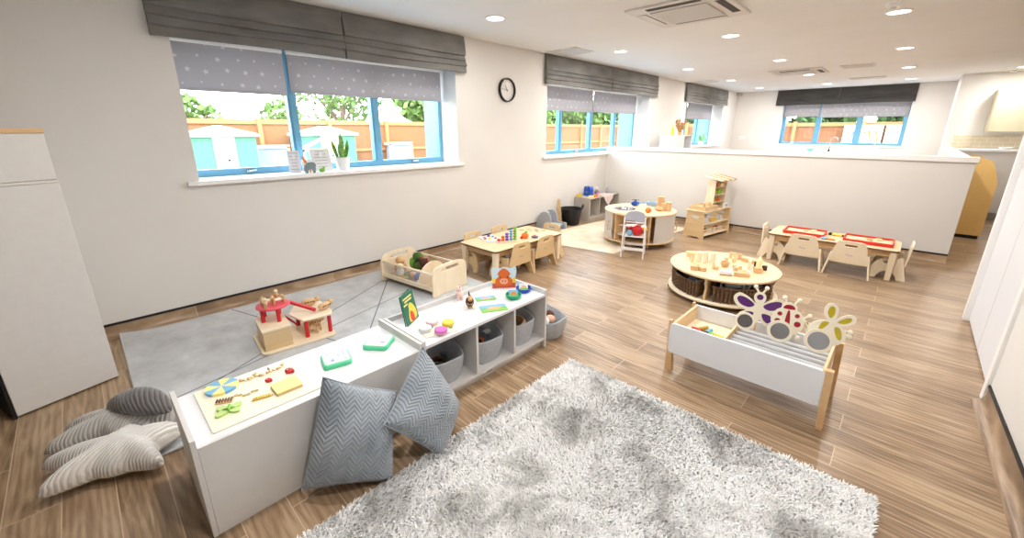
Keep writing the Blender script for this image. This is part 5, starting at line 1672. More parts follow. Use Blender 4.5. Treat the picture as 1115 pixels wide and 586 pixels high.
for (x, y) in ((.29, .085), (.45, .075), (.44, .33), (.29, .34)):
    m = MB(); m.cyl((x, y, .0145), (x, y, .1495), .0145, seg=16); m.build('red_post', W['red'], t)
d0 = Vector((.225, .245, .262)); d1 = Vector((.385, .155, .178))
v = d1 - d0; q = v.to_track_quat('X', 'Z').to_matrix().to_4x4()
m = MB(); m.box((0, -.014, -.008), (v.length, .014, .010), T(d0) @ q); m.build('red_ramp', W['red'], t, bevel=.002)
d0 = Vector((.185, .30, .15)); d1 = Vector((.27, .30, .04)); v = d1 - d0; q = v.to_track_quat('X', 'Z').to_matrix().to_4x4()
m = MB(); m.box((0, -.014, -.006), (v.length, .014, .006), T(d0) @ q); m.build('red_ramp', W['red'], t, bevel=.002)


def inhouse(x, y, z): return (-2.935 + x * math.cos(ha) - y * math.sin(ha), .635 + x * math.sin(ha) + y * math.cos(ha), .0125 + z)


def woodfig(label, loc, rz, kind):
    o = thing('wooden_animal', label, 'toy', loc, rz, 'wooden figures on the toy house'); o.scale = (1.3, 1.3, 1.3)
    mt = W['beech']
    if kind == 'stand':
        m = MB(); m.lathe([(0, 0), (.012, 0), (.009, .02), (.013, .035), (.006, .042), (0, .042)], seg=14); m.build('body', mt, o)
        m = MB(); m.sph((0, 0, .052), .011); m.build('head', W['birch2'], o)
        for s in (-1, 1):
            m = MB(); m.tube([(s * .010, 0, .034), (s * .022, -.006, .022)], .004, 6); m.build('arm', mt, o)
    elif kind == 'bench':
        for s in (-.025, .025):
            m = MB(); m.plate([smoothpoly([(-.02, 0), (-.012, .0), (-.01, .02), (.012, .02), (.014, 0), (.02, 0), (.02, .03), (.012, .045), (-.012, .035), (-.022, .05), (-.026, .03)], 3)], .008, T((s, .004, 0)) @ Matrix.Rotation(PI / 2, 4, 'Z') @ XZ); m.build('side_piece', mt, o)
        m = MB(); m.box((-.024, -.015, .022), (.024, .012, .028)); m.build('cross_piece', W['birch2'], o)
    else:
        m = MB(); m.sph((0, 0, .026), (.045, .022, .022)); m.build('body', mt, o)
        m = MB(); m.sph((.045, 0, .034), (.018, .015, .016)); m.build('head', mt, o)
        for k in range(4):
            m = MB(); m.sph((-.022 + k * .015, -.019, .030), (.006, .003, .006)); m.build('spot', W['plyedge'], o)
    return o


woodfig('small wooden figure standing at the front of the red terrace', inhouse(.07, .175, .2755), .3, 'stand')
woodfig('small wooden figure standing at the far side of the red terrace', inhouse(.165, .30, .2755), 1, 'stand')
woodfig('little wooden seat in the middle of the red terrace', inhouse(.09, .25, .2755), 1.1, 'bench')
woodfig('little wooden seat at the back of the red terrace', inhouse(.155, .22, .2755), 1.6, 'bench')
woodfig('spotted wooden animal lying at the back of the birch side platform', inhouse(.38, .31, .1615), 1.4, 'lie')
woodfig('wooden animal lying at the front edge of the birch side platform', inhouse(.452, .16, .1615), 1.9, 'lie')
woodfig('wooden animal under the birch side platform', inhouse(.385, .24, .0145), 1.7, 'lie')
woodfig('little wooden seat under the birch side platform', inhouse(.35, .14, .0145), .7, 'bench')

# ================================================================== GREY STORAGE, BUCKET, ROCKER in the far corner
t = thing('storage_unit', 'low grey three-bay storage unit in the corner by the partition', 'shelf unit', (-4.072, 5.82, 0))
w, l, h = .312, .955, .402
taupe = base('taupe_laminate', (190, 182, 174), .5)
for a in (0, l - .018): m = MB(); m.box((0, a, 0), (w, a + .018, h)); m.build('end_panel', taupe, t, bevel=.001)
m = MB(); m.box((0, .0185, h - .018), (w, l - .0185, h)); m.build('top_board', taupe, t, bevel=.001)
m = MB(); m.box((.0, .0185, 0), (.012, l - .0185, h - .0185)); m.build('back_panel', taupe, t)
m = MB(); m.box((.0125, .0185, .05), (w - .002, l - .0185, .066)); m.box((w - .03, .0185, 0), (w - .014, l - .0185, .05)); m.build('bottom_shelf', taupe, t)
for a in (l / 3, 2 * l / 3): m = MB(); m.box((.0125, a - .008, .0665), (w - .003, a + .008, h - .0185)); m.build('divider', taupe, t)
ST = .4025
t = thing('toy_case', 'blue plastic toy case with two handles on the corner storage unit', 'case', (-3.95, 6.05, ST), R(-20))
m = MB(); m.plate([smoothpoly([(-.085, 0), (-.09, .06), (-.085, .13), (-.06, .165), (-.03, .16), (-.015, .135), (.015, .135), (.03, .16), (.06, .165), (.085, .13), (.09, .06), (.085, 0), (0, 0)], 4), ell(-.052, .13, .015, .012), ell(.052, .13, .015, .012)], .07, T((0, .035, 0)) @ XZ); m.build('case_body', W['blueplas'], t, bevel=.004)
m = MB(); m.cbox((0, -.038, .07), (.06, .005, .012)); m.build('case_latch', W['lblue'], t)
for k, (x, y, mt, lb) in enumerate(((-4.0, 5.86, W['yellow'], 'yellow angular toy at the near end of the corner storage unit'), (-3.83, 5.95, W['pyellow'], 'flat yellow toy in front of the blue case'), (-3.80, 6.04, W['orange'], 'amber toy lying right of the flat yellow toy'))):
    o = thing('toy_shape', lb, 'toy', (x, y, ST), k * .8)
    m = MB(); m.prism([(-.05, -.02), (.05, -.02), (.03, .025), (-.02, .03)], 0, .03 + .02 * (k == 0)); m.build('toy_body', mt, o, bevel=.003)
    m = MB(); m.cyl((0, 0, .03), (0, 0, .075 if k == 0 else .04), .008); m.build('toy_post', W['orange'], o)
soft('rag_doll', 'small doll in a mauve dress on the corner storage unit', (-3.96, 6.33, ST), 0, (('dress', (0, 0, .04), (.04, .035, .04), base('mauve_cloth', (150, 128, 150), .9)), ('head', (0, 0, .10), (.028, .028, .028), W['paper']), ('leg', (.04, -.03, .015), (.035, .014, .014), W['pink']), ('leg', (.03, .03, .015), (.035, .014, .014), W['pink'])))
soft('plush_toy', 'small grey plush toy at the far end of the corner storage unit', (-3.93, 6.62, ST), 0, (('body', (0, 0, .03), (.035, .03, .03), W['greyfoam']), ('head', (0, 0, .075), (.022, .022, .022), W['greyfoam']), ('ear', (.012, 0, .098), (.006, .005, .010), W['greyfoam'])))
m = MB(); nn = 14
rows = []
for j in range(nn + 1):
    f = j / nn; r = []
    for i in range(nn + 1):
        g = i / nn
        y = 6.22 + .34 * g; s = f * .36
        edge = .16
        drop = max(0, s - edge) * (1 - abs(g - .55) * 1.7)
        x = -3.925 + min(s, edge) + .004 * math.sin(g * 20) * (f > .5)
        if s > edge: x = -3.754 + .006 * math.sin(g * 16)
        r.append((x, y, ST + .004 + .003 * math.sin(i * 1.7) - max(0, drop)))
    rows.append(r)
m.sheet(rows); m.sheet([[(p[0] + .002, p[1], p[2] + .002) for p in r] for r in rows])
tag(m.build('doll_blanket', base('pale_pink_cloth', (232, 216, 214), .9), ang=180), 'pale pink doll blanket draped over the front of the corner storage unit', 'blanket')

t = thing('bucket', 'black flexible bucket with two handles beside the corner storage unit', 'bucket', (-3.905, 5.50, .0)); t.scale = (1.17, 1.17, 1.08)
m = MB(); m.lathe([(0, 0), (.105, 0), (.112, .01), (.145, .235), (.155, .243), (.155, .25), (.140, .248), (.136, .235), (.105, .014), (0, .014)], seg=36); m.build('bucket_body', W['black'], t)
for s in (-1, 1):
    m = MB(); m.tube([(s * .145, -.05, .24), (s * .16, -.045, .275), (s * .165, -.02, .30), (s * .165, .02, .30), (s * .16, .045, .275), (s * .145, .05, .24)], .011, 8, M=Matrix.Rotation(R(40), 4, 'Z')); m.build('bucket_handle', W['black'], t)
t = thing('wooden_beam', 'tapered pale wooden plank leaning on the wall beside the black bucket', 'plank', (-4.00, 5.30, .0), R(20))
m = MB(); m.loft([[(-.05, -.02, 0), (.055, -.02, 0), (.055, .0, 0), (-.05, .0, 0)], [(-.035, -.02, .43), (.012, -.02, .435), (.012, .0, .435), (-.035, .0, .43)]]); m.build('plank_body', W['birch'], t, bevel=.003)
m = MB(); m.cyl((-.012, -.024, .39), (-.012, .004, .39), .006); m.build('plank_bolt', W['chrome'], t)
t = thing('foam_rocker', 'grey padded toddler rocker seat behind the near play table', 'seat', (-4.02, 4.86, .003), R(12))
for y in (-.01, .22):
    pr = smoothpoly([(-.05, .0), (.02, .0), (.16, .0), (.33, .0), (.345, .06), (.33, .105), (.22, .11), (.19, .13), (.185, .20), (.14, .275), (.05, .285), (-.02, .22), (-.05, .12)], 4)
    m = MB(); m.plate([pr], .035, T((0, y, 0)) @ XZ); m.build('side_cushion', W['greyfoam'], t, bevel=.008)
m = MB(); m.box((.03, .0, .06), (.30, .175, .10)); m.build('seat_pad', W['greyfoam'], t, bevel=.01)
m = MB(); m.box((.0, .0, .10), (.06, .175, .26)); m.build('back_pad', base('pale_grey_vinyl', (206, 206, 208), .5), t, bevel=.012)

# ================================================================== ROUND ROLE-PLAY UNIT
UC = (-2.57, 5.235); UR = .472
t = thing('round_play_unit', 'round play kitchen island with curved doors and a basin, on the cream rug', 'play unit', (UC[0], UC[1], .015))
hole = ell(.04 * 0 - .13, -.10, .135, .135, 32)
m = MB(); m.plate([ell(0, 0, UR, UR, 72), ell(-.17, -.13, .125, .125, 32)], .02, T((0, 0, .425))); m.build('unit_top', W['tabletop'], t, bevel=.003)
m = MB(); m.lathe([(.150, .4455), (.150, .449), (.122, .449), (.118, .44), (.10, .375), (0, .37)], (-.17, -.13, 0), 36); m.build('metal_basin', W['chrome'], t)
m = MB(); m.lathe([(0, .058), (UR - .003, .058), (UR, .061), (UR, .073), (UR - .003, .076), (0, .076)], seg=72); m.build('unit_base', W['birch'], t)
paneln = base('pale_panel', (206, 201, 195), .5)


def arcpanel(a0, a1, name, mt, r=UR - .022, z0=.0765, z1=.4245, th=.012):
    m = MB(); n = 20
    rows = []
    for i in range(n + 1):
        a = R(a0 + (a1 - a0) * i / n)
        c, s = math.cos(a), math.sin(a)
        rows.append([(r * c, r * s, z0), ((r + th) * c, (r + th) * s, z0), ((r + th) * c, (r + th) * s, z1), (r * c, r * s, z1)])
    m.loft(rows)
    return m.build(name, mt, t, bevel=.001)


def dhandle(a, par):
    m = MB(); r = UR - .010
    c, s = math.cos(R(a)), math.sin(R(a))
    pts = [(r * c, r * s, .31), ((r + .028) * c, (r + .028) * s, .305), ((r + .030) * c, (r + .030) * s, .25), ((r + .028) * c, (r + .028) * s, .20), (r * c, r * s, .195)]
    m.tube(pts, .007, 8); m.build('door_handle', W['beech'], par)


for (a0, a1, ha_) in ((-160, -112, -118), (-38, 25, 18), (35, 95, 90), (108, 165, 112)):
    dhandle(ha_, arcpanel(a0, a1, 'curved_door', paneln))
for a in (-104, -46, 30, 101, 176):
    M = Matrix.Rotation(R(a), 4, 'Z')
    m = MB(); m.box((.10, -.009, .0765), (UR - .012, .009, .4245), M); m.build('upright', W['beech'], t, bevel=.001)
m = MB(); m.plate([[(0, 0)] + [(.40 * math.cos(R(a)), .40 * math.sin(R(a))) for a in range(-102, -46, 6)]], .012, T((0, 0, .27))); m.build('curved_shelf', W['birch2'], t)
m = MB(); m.plate([[(0, 0)] + [(.43 * math.cos(R(a)), .43 * math.sin(R(a))) for a in range(-102, -46, 6)]], .012, T((0, 0, .15))); m.build('curved_shelf', paneln, t)
for a in (-150, -98, -45, 0, 60, 120, 175):
    x, y = .39 * math.cos(R(a)), .39 * math.sin(R(a))
    m = MB(); m.cyl((x, y, 0), (x, y, .058), .014, .022); m.build('foot', W['beech'], t)
UT = .4608
t = thing('toy_helicopter', 'blue and white plastic toy standing at the back of the round unit', 'toy', (-2.72, 5.38, UT), R(30))
m = MB(); m.sph((0, 0, .04), (.06, .035, .035)); m.build('toy_body', W['blueplas'], t)
m = MB(); m.cyl((0, 0, .07), (0, 0, .09), .008); m.box((-.05, -.010, .088), (.05, .010, .094)); m.box((-.010, -.045, .088), (.010, .045, .094)); m.build('toy_rotor', base('navy_plastic', (40, 56, 100), .5), t)
m = MB(); m.tube([(.05, 0, .045), (.13, 0, .06)], .010, 8); m.sph((.04, -.02, .03), (.018, .016, .016)); m.build('toy_tail', W['lblue'], t)
t = thing('toy_castle', 'wooden block castle with two towers on the round unit', 'toy', (-2.34, 5.36, UT), R(-20)); t.scale = (1.3, 1.3, 1.3)
for (x, y, r, h) in ((-.05, .05, .036, .13), (.075, .03, .030, .09)):
    m = MB(); m.cyl((x, y, 0), (x, y, h), r, seg=20); m.build('castle_tower', W['beech'], t, bevel=.002)
m = MB(); m.box((-.02, .02, 0), (.05, .05, .07)); m.build('castle_wall', W['birch'], t, bevel=.002)
m = MB(); m.sph((.02, -.045, .022), (.055, .035, .022)); m.build('wooden_loaf', W['beech'], t)
t = thing('plastic_tub', 'pale blue plastic tub at the back of the round unit behind the castle', 'tub', (-2.55, 5.60, UT))
m = MB(); m.loft([[(p[0] * .9, p[1] * .9, 0) for p in rrect(-.10, -.05, .10, .05, .02)], [(p[0], p[1], .045) for p in rrect(-.10, -.05, .10, .05, .02)], [(p[0] * .95, p[1] * .92, .045) for p in rrect(-.10, -.05, .10, .05, .02)], [(p[0] * .86, p[1] * .84, .006) for p in rrect(-.10, -.05, .10, .05, .02)]]); m.build('tub_body', base('pale_blue_plastic', (170, 192, 214), .4), t)
m = MB(); m.tube([(p[0], p[1], .045) for p in rrect(-.10, -.05, .10, .05, .02)], .004, 6, closed=True); m.build('tub_rim', W['lblue'], t)
for k, (x, y, mt, lb) in enumerate(((-2.66, 5.06, W['paper'], 'white cup in the basin of the round unit'), (-2.76, 5.16, W['mirror'], 'shiny metal pan in the basin of the round unit'))):
    m = MB(); m.lathe([(0, 0), (.03, 0), (.04, .05), (.036, .05), (.026, .006), (0, .006)], seg=20); tag(m.build('toy_cup', mt, loc=(x, y, .387)), lb, 'cup')
soft('play_food', 'orange round toy fruit beside the wooden castle', (-2.37, 5.06, UT), 0, (('fruit', (0, 0, .035), (.04, .04, .035), W['orange']), ('stalk', (0, 0, .07), (.006, .006, .01), W['green2'])))

# doll high chair in front of it
hc = Vector((-2.245, 4.46, .0)); hz = math.atan2(4.515 - 4.419, -2.12 + 2.361)
t = thing('doll_high_chair', 'white and grey wooden doll high chair in front of the round unit', 'high chair', hc, hz)
for s in (-1, 1):
    m = MB(); m.loft([[(s * .130 - .008, -.012, 0), (s * .130 + .008, -.012, 0), (s * .130 + .008, .012, 0), (s * .130 - .008, .012, 0)], [(s * .120 - .008, .035, .50), (s * .120 + .008, .035, .50), (s * .120 + .008, .055, .50), (s * .120 - .008, .055, .50)]]); m.build('rear_post', W['white'], t, bevel=.002)
    m = MB(); m.loft([[(s * .130 - .008, .24, 0), (s * .130 + .008, .24, 0), (s * .130 + .008, .264, 0), (s * .130 - .008, .264, 0)], [(s * .120 - .008, .17, .36), (s * .120 + .008, .17, .36), (s * .120 + .008, .19, .36), (s * .120 - .008, .19, .36)]]); m.build('front_post', W['white'], t, bevel=.002)
grb = base('grey_blue_paint', (176, 180, 194), .5)
m = MB(); m.plate([[(-.112, 0)] + [(.112 * math.cos(R(a)) * -1, .06 + .062 * math.sin(R(a))) for a in range(0, 181, 15)] + [(.112, 0)]], .012, T((0, .052, .455)) @ XZ); m.build('backrest', grb, t, bevel=.002)
m = MB(); m.box((-.112, .045, .25), (.112, .20, .262)); m.build('seat', W['white'], t, bevel=.002)
m = MB(); m.box((-.122, .0, .095), (.122, .012, .130)); m.box((-.122, .235, .10), (.122, .247, .13)); m.build('cross_bar', W['white'], t, bevel=.002)
m = MB(); m.box((-.12, .19, .345), (.12, .30, .357)); m.build('feeding_tray', W['white'], t, bevel=.002)
m = MB(); m.tube([(-.12, .03, .44), (.12, .03, .44)], .007); m.build('back_rail', W['white'], t)
p0 = hc + Matrix.Rotation(hz, 3, 'Z') @ Vector((.03, .10, .2625))
o = thing('baby_doll', 'doll in red and yellow clothes with a blue hat seated in the high chair', 'doll', p0, hz); o.scale = (1.2, 1.2, 1.2)
m = MB(); m.sph((0, 0, .055), (.055, .035, .055)); m.build('doll_body', W['red'], o)
m = MB(); m.sph((.02, .01, .135), (.036, .034, .036)); m.build('doll_head', W['fleshy'], o)
m = MB(); m.sph((.02, .012, .152), (.038, .036, .028)); m.build('doll_hat', W['yellow'], o)
for s in (-1, 1):
    m = MB(); m.tube([(s * .05, 0, .085), (s * .085, -.0, .07), (s * .09, .04, .06)], [.018, .014, .011], 8); m.build('doll_arm', W['yellow'] if s > 0 else W['red'], o)
    m = MB(); m.tube([(s * .025, .02, .03), (s * .03, .075, .03), (s * .03, .085, .0)], [.02, .016, .012], 8); m.build('doll_leg', W['red'], o)
t = thing('cloth_ball', 'light blue soft ball resting in the doll high chair', 'ball', hc + Matrix.Rotation(hz, 3, 'Z') @ Vector((-.055, .085, .2625)))
m = MB(); m.sph((0, 0, .035), .035); m.build('ball_body', W['lblue'], t)
m = MB(); m.tube([(.0355 * math.cos(a), .0355 * math.sin(a), .035) for a in [PI * k / 12 for k in range(24)]], .002, 6, closed=True); m.build('ball_seam', W['paper'], t)

# ================================================================== MARKET STALL
sa = math.atan2(6.654 - 5.955, -1.80 + 1.94)      # front direction
t = thing('market_stall', 'birch toy market stall with striped roof against the partition', 'play shop', (-1.935, 5.955, 0), sa)
# local x along the shop front, local +y toward the window wall (depth)
SL, SDp, SH = .70, .32, .385
sp_ = [(0, 0), (.07, 0), (.085, .022), (SDp - .085, .022), (SDp - .07, 0), (SDp, 0), (SDp - .035, SH), (.035, SH)]
for x in (0, SL - .016):
    m = MB(); m.plate([sp_, rrect(.10, SH - .10, SDp - .10, SH - .055, .02)], .016, T((x, 0, 0)) @ YZ); m.build('side_panel', W['birch'], t, bevel=.002)
for z, y0_, y1_ in ((.04, .02, .29), (.20, .03, .28)):
    m = MB(); m.box((.0165, y0_, z), (SL - .0165, y1_, z + .014)); m.build('shelf', W['birch2'], t, bevel=.001)
m = MB(); m.box((-.015, .015, SH + .0005), (SL + .015, SDp - .015, SH + .016)); m.build('counter_top', W['tabletop'], t, bevel=.002)
m = MB()
m.box((.02, .03, SH + .0165), (.032, SDp - .04, SH + .075)); m.box((.33, .03, SH + .0165), (.342, SDp - .04, SH + .075)); m.box((.033, .03, SH + .0165), (.329, .042, SH + .075)); m.box((.033, SDp - .052, SH + .0165), (.329, SDp - .04, SH + .075)); m.box((.033, .043, SH + .0165), (.329, SDp - .053, SH + .055))
m.build('counter_tray', W['pyellow'] if 0 else W['birch'], t, bevel=.001)
x0_, x1_ = .37, .69
for x in (x0_, x1_ - .012):
    m = MB(); m.plate([[(.13, SH + .017), (.25, SH + .017), (.24, .80), (.12, .80)]], .012, T((x, 0, 0)) @ YZ); m.build('tower_side', W['birch2'], t, bevel=.001)
m = MB(); m.box((x0_ + .0125, .225, SH + .017), (x1_ - .0125, .235, .79)); m.build('tower_back', W['birch'], t, bevel=.001)
for z in (.47, .58, .69):
    m = MB(); m.box((x0_ + .0125, .135, z), (x1_ - .0125, .2245, z + .009)); m.build('tower_shelf', W['birch2'], t)
for k in range(6):
    m = MB(); xa = x0_ - .05 + k * (x1_ - x0_ + .10) / 6
    m.plate([[(.0, 0), (.26, .05), (.26, .065), (.0, .015)]], (x1_ - x0_ + .10) / 6 - .0005, T((xa, .02, .80)) @ YZ); m.build('roof_slat', base('roof_tan', (198, 150, 98), .6) if k % 2 else W['birch2'], t)


def install(x, y, z): return (-1.935 + x * math.cos(sa) - y * math.sin(sa), 5.955 + x * math.sin(sa) + y * math.cos(sa), z)


def goods(kind, x, y, z, s, mt, label, cat='toy'):
    m = MB()
    if kind == 'box': m.box((-s[0], -s[1], 0), (s[0], s[1], s[2]))
    elif kind == 'cyl': m.cyl((0, 0, 0), (0, 0, s[2]), s[0], seg=18)
    elif kind == 'ball': m.sph((0, 0, s[2]), s)
    o = m.build('play_food', mt, loc=install(x, y, z), rz=sa, bevel=.002 if kind != 'ball' else 0)
    return tag(o, label, cat, 'play goods on the market stall')


goods('cyl', .13, .12, SH + .0555, (.018, .018, .06), W['beech'], 'brown wooden pot standing left in the stall counter tray')
goods('cyl', .20, .14, SH + .0555, (.016, .016, .08), W['birch2'], 'tall pale wooden cup in the middle of the stall counter tray')
goods('cyl', .27, .12, SH + .0555, (.020, .020, .055), W['beech'], 'wide wooden pot standing right in the stall counter tray')
goods('box', .46, .175, .6995, (.028, .02, .06), W['red'], 'red box on the top shelf of the stall tower')
goods('box', .59, .175, .6995, (.04, .03, .05), W['cream'], 'cream box on the top shelf of the stall tower')
goods('ball', .58, .175, .5895, (.045, .03, .034), base('bright_green', (134, 206, 40), .5), 'bright green play vegetable on the middle shelf of the stall tower')
goods('box', .46, .175, .5895, (.025, .02, .045), W['yellow'], 'yellow box on the middle shelf of the stall tower')
goods('ball', .47, .175, .4795, (.028, .02, .024), W['olive'], 'olive play fruit on the lower shelf of the stall tower')
goods('box', .58, .175, .4795, (.03, .02, .04), W['orange'], 'orange box on the lower shelf of the stall tower')
t = thing('toy_till', 'white toy till on the stall counter in front of the tower', 'till', install(.55, .02, SH + .0165), sa)
m = MB(); m.plate([[(0, 0), (.03, 0), (.03, .07), (.012, .075)]], .10, T((-.05, .0, 0)) @ YZ); m.build('till_body', W['paper'], t, bevel=.004)
m = MB(); m.box((-.02, -.0, .04), (.02, .006, .05), T((0, .0, 0))); m.build('till_button', W['ink'], t)
for k, (x, mt, lb) in enumerate(((.10, W['paper'], 'white carton at the left of the stall upper shelf'), (.18, W['paper'], 'tall white carton on the stall upper shelf'), (.30, W['beech'], 'brown tub in the middle of the stall upper shelf'), (.40, W['yellow'], 'yellow tub in the middle of the stall upper shelf'), (.55, W['paper'], 'white tub at the right of the stall upper shelf'))):
    goods('box' if k != 2 else 'cyl', x, .10, .2145, (.03, .03, [.08, .12, .05, .045, .07][k]), mt, lb)
for cx_, lb in ((.17, 'left'), (.48, 'right')):
    t = thing('play_crate', 'small wooden crate of play fruit on the bottom shelf of the stall, %s one' % lb, 'crate', install(cx_, .12, .0545), sa, 'crates on the stall')
    m = MB(); m.box((-.11, -.07, 0), (.11, .07, .008)); m.build('crate_base', W['birch2'], t)
    for z in (.012, .045):
        for (a, b) in (((-.11, -.07), (.11, -.062)), ((-.11, .062), (.11, .07))):
            m = MB(); m.box((a[0], a[1], z), (b[0], b[1], z + .022)); m.build('crate_slat', W['birch2'], t)
    for x in (-.11, .102):
        m = MB(); m.box((x, -.0615, .0085), (x + .008, .0615, .07)); m.build('crate_end', W['birch2'], t)
    for j in range(6):
        goods('ball', cx_ - .075 + .03 * j, .10 + .03 * (j % 2), .063, (.018, .018, .026), [W['redtray'], W['orange'], W['yellow'], W['redtray'], W['brown'], W['red']][j], '%s play fruit in the %s crate of the stall' % (['red', 'orange', 'yellow', 'scarlet', 'brown', 'dark red'][j], lb))

# ================================================================== THINGS ON THE LOW UNITS
ZA = .4003      # play unit top
ZB = .4103      # storage unit top
# activity board with glued pieces
m = MB(); m.prism(rrect(-2.055, .150, -1.70, .560, .008), 0, .006)
tag(m.build('activity_board', base('ivory_board', (234, 229, 208), .5), loc=(0, 0, ZA), bevel=.001), 'large ivory play board lying on the plain-backed low unit', 'board')
ZC2 = ZA + .0063
t = thing('colour_wheel', 'round wooden disc with yellow and blue segments on the ivory board', 'toy', (-2.005, .245, ZC2))
for k in range(8):
    m = MB(); m.prism([(0, 0)] + [(.062 * math.cos(R(k * 45 + a)), .062 * math.sin(R(k * 45 + a))) for a in range(0, 46, 5)], 0, .012); m.build('wheel_segment', W['pyellow'] if k % 2 else W['lblue'], t)
t = thing('wooden_train', 'little brown wooden rake shape beside the colour wheel', 'toy', (-1.885, .228, ZC2), R(62))
m = MB(); m.box((-.03, -.012, 0), (.03, .012, .006)); m.build('rake_back', W['beech'], t)
for k in range(6):
    m = MB(); m.cbox((-.026 + k * .0105, .0, .010), (.004, .02, .007)); m.build('rake_tooth', W['plyedge'], t)
t = thing('gold_chain', 'thin golden chain lying across the ivory board', 'chain', (-1.88, .30, ZC2), R(72))
for k in range(7):
    m = MB(); m.tube([( -.045 + k * .015 + .007 * math.cos(a), .010 * math.sin(k * 1.4) + .005 * math.sin(a), .003) for a in [PI * q / 5 for q in range(10)]], .0014, 6, closed=True); m.build('chain_link', W['gold'], t)
t = thing('gold_comb', 'golden hair comb lying in front of the chain', 'comb', (-1.80, .345, ZC2), R(75))
m = MB(); m.plate([smoothpoly([(-.035, 0), (-.02, .014), (.02, .014), (.04, .004), (.03, -.006), (-.03, -.008)], 3)], .006); m.build('comb_back', W['gold'], t)
for k in range(7):
    m = MB(); m.cyl((-.027 + k * .009, .002, .006), (-.027 + k * .009, .002, .011), .003); m.build('comb_bead', W['yellow'], t)
t = thing('butterfly_clip', 'pale green wooden butterfly with four wings on the ivory board', 'toy', (-1.808, .228, ZC2), R(70))
for (a, l_2, w2) in ((40, .042, .022), (150, .042, .022), (-35, .040, .020), (-140, .044, .022)):
    m = MB(); m.plate([ell(l_2 * .6 * math.cos(R(a)), l_2 * .6 * math.sin(R(a)), l_2 * .62, w2 * .72, 20, R(a))], .010); m.build('wing', W['lgreen'], t)
m = MB(); m.tube([(0, -.018, .012), (0, .02, .012)], .006); m.build('body', W['green2'], t)
# cream bead loops (three)
for k, (x, y, r_, lb) in enumerate(((-2.015, .350, 10, 'left'), (-2.005, .405, -15, 'middle'), (-2.010, .465, 20, 'right'))):
    t = thing('bead_loop', 'cream and pink beaded curve on the ivory board, %s one of three' % lb, 'beads', (x, y, ZC2), R(90 + r_), 'beaded curves on the ivory board'); t.scale = (1.25, 1.7, 1.2)
    m = MB(); m.plate([ell(0, .004, .026, .018, 20)], .005); m.build('leaf_back', base('blush_wood', (244, 228, 218), .5), t)
    for q in range(6):
        m = MB(); m.sph((-.028 + q * .011, -.014 + .004 * abs(q - 2.5), .005), .0052, 10, 6); m.build('bead', W['cream'] if q % 2 else W['beech'], t)
for (x, y, s, lb) in ((-1.915, .405, 1.0, 'small red wooden ladybird in the middle of the ivory board'), (-1.925, .497, 1.35, 'larger red wooden ladybird near the far end of the ivory board')):
    t = thing('wooden_ladybird', lb, 'toy', (x, y, ZC2), R(30), 'red ladybirds on the ivory board')
    m = MB(); m.sph((0, 0, .006 * s), (.016 * s, .013 * s, .009 * s)); m.build('shell', W['red'], t)
    m = MB(); m.sph((.014 * s, 0, .006 * s), .006 * s); m.build('head', W['crimson'], t)
    for q in (-1, 1):
        m = MB(); m.sph((0, q * .006 * s, .0135 * s), .0026 * s, 8, 6); m.build('spot', W['paper'], t)
t = thing('wooden_box', 'pale yellow flat wooden box on the near edge of the ivory board', 'box', (-1.807, .446, ZC2), R(0))
m = MB(); m.prism(rrect(-.047, -.052, .047, .052, .005), 0, .012); m.build('box_base', W['birch'], t)
m = MB(); m.prism(rrect(-.0475, -.0525, .0475, .0525, .005), .0123, .016); m.build('box_lid', W['pyellow'], t, bevel=.001)

for (x, y, rz, lb) in ((-1.868, .695, R(-14), 'mint-rimmed white toy tablet, the one nearer the ivory board'), (-1.868, .925, R(38), 'mint-rimmed white toy tablet, the one turned by the end panel')):
    t = thing('toy_tablet', lb, 'tablet', (x, y, ZA), rz, 'mint-rimmed toy tablets')
    m = MB(); m.prism(rrect(-.066, -.066, .066, .066, .02), 0, .024); m.build('tablet_shell', W['green'], t, bevel=.005)
    m = MB(); m.prism(rrect(-.058, -.058, .058, .058, .015), .0243, .0262); m.build('tablet_face', W['paper'], t, bevel=.001)
    k = 0
    rn = random.Random(int(y * 100))
    for i in range(4):
        for j in range(4):
            x_, y_ = -.038 + .025 * i, -.038 + .025 * j
            c = [W['vent'], W['pink'], W['lblue'], W['vent_grille'], W['vent'], W['greyfoam']][rn.randrange(6)]
            m = MB(); m.prism(ell(x_, y_, .006, .004, 12), .0263, .0267); m.build('touch_button', c, t, smooth=False)
    m = MB(); m.prism(ell(.030, -.020, .012, .008, 20), .0268, .0273); m.build('speaker_spot', base('slate_violet', (150, 150, 200), .5), t, smooth=False)

# green picture book standing open behind the dough tray
bl = Vector((-1.915, 1.135, ZB)); br = Vector((-1.990, 1.262, ZB))
bdir = (br - bl).normalized(); rzb = math.atan2(bdir.y, bdir.x)
t = thing('picture_book', 'green picture book with a yellow and red animal cover standing on the storage unit', 'book', bl, rzb)
BWd, BHt = .145, .180
lean = Matrix.Rotation(R(-12), 4, 'X')
m = MB(); m.box((0, .0, 0), (BWd, .004, BHt), lean); m.build('front_cover', base('book_green', (30, 110, 84), .45), t, bevel=.001)
m = MB(); m.box((0, -.0, 0), (BWd, .004, BHt), T((0, .012, 0)) @ Matrix.Rotation(R(6), 4, 'Z') @ Matrix.Rotation(R(-9), 4, 'X')); m.build('back_cover', base('book_green_back', (30, 96, 76), .45), t, bevel=.001)
m = MB(); m.box((.004, .0045, .004), (BWd - .006, .012, BHt - .004), lean); m.build('page_block', W['paper'], t, smooth=False)
m = MB()
m.plate([smoothpoly([(.045, .01), (.12, .015), (.13, .05), (.115, .09), (.09, .115), (.065, .11), (.055, .08), (.04, .045)], 4)], .0012, lean @ XZ); m.build('cover_animal', W['yellow'], t, smooth=False)
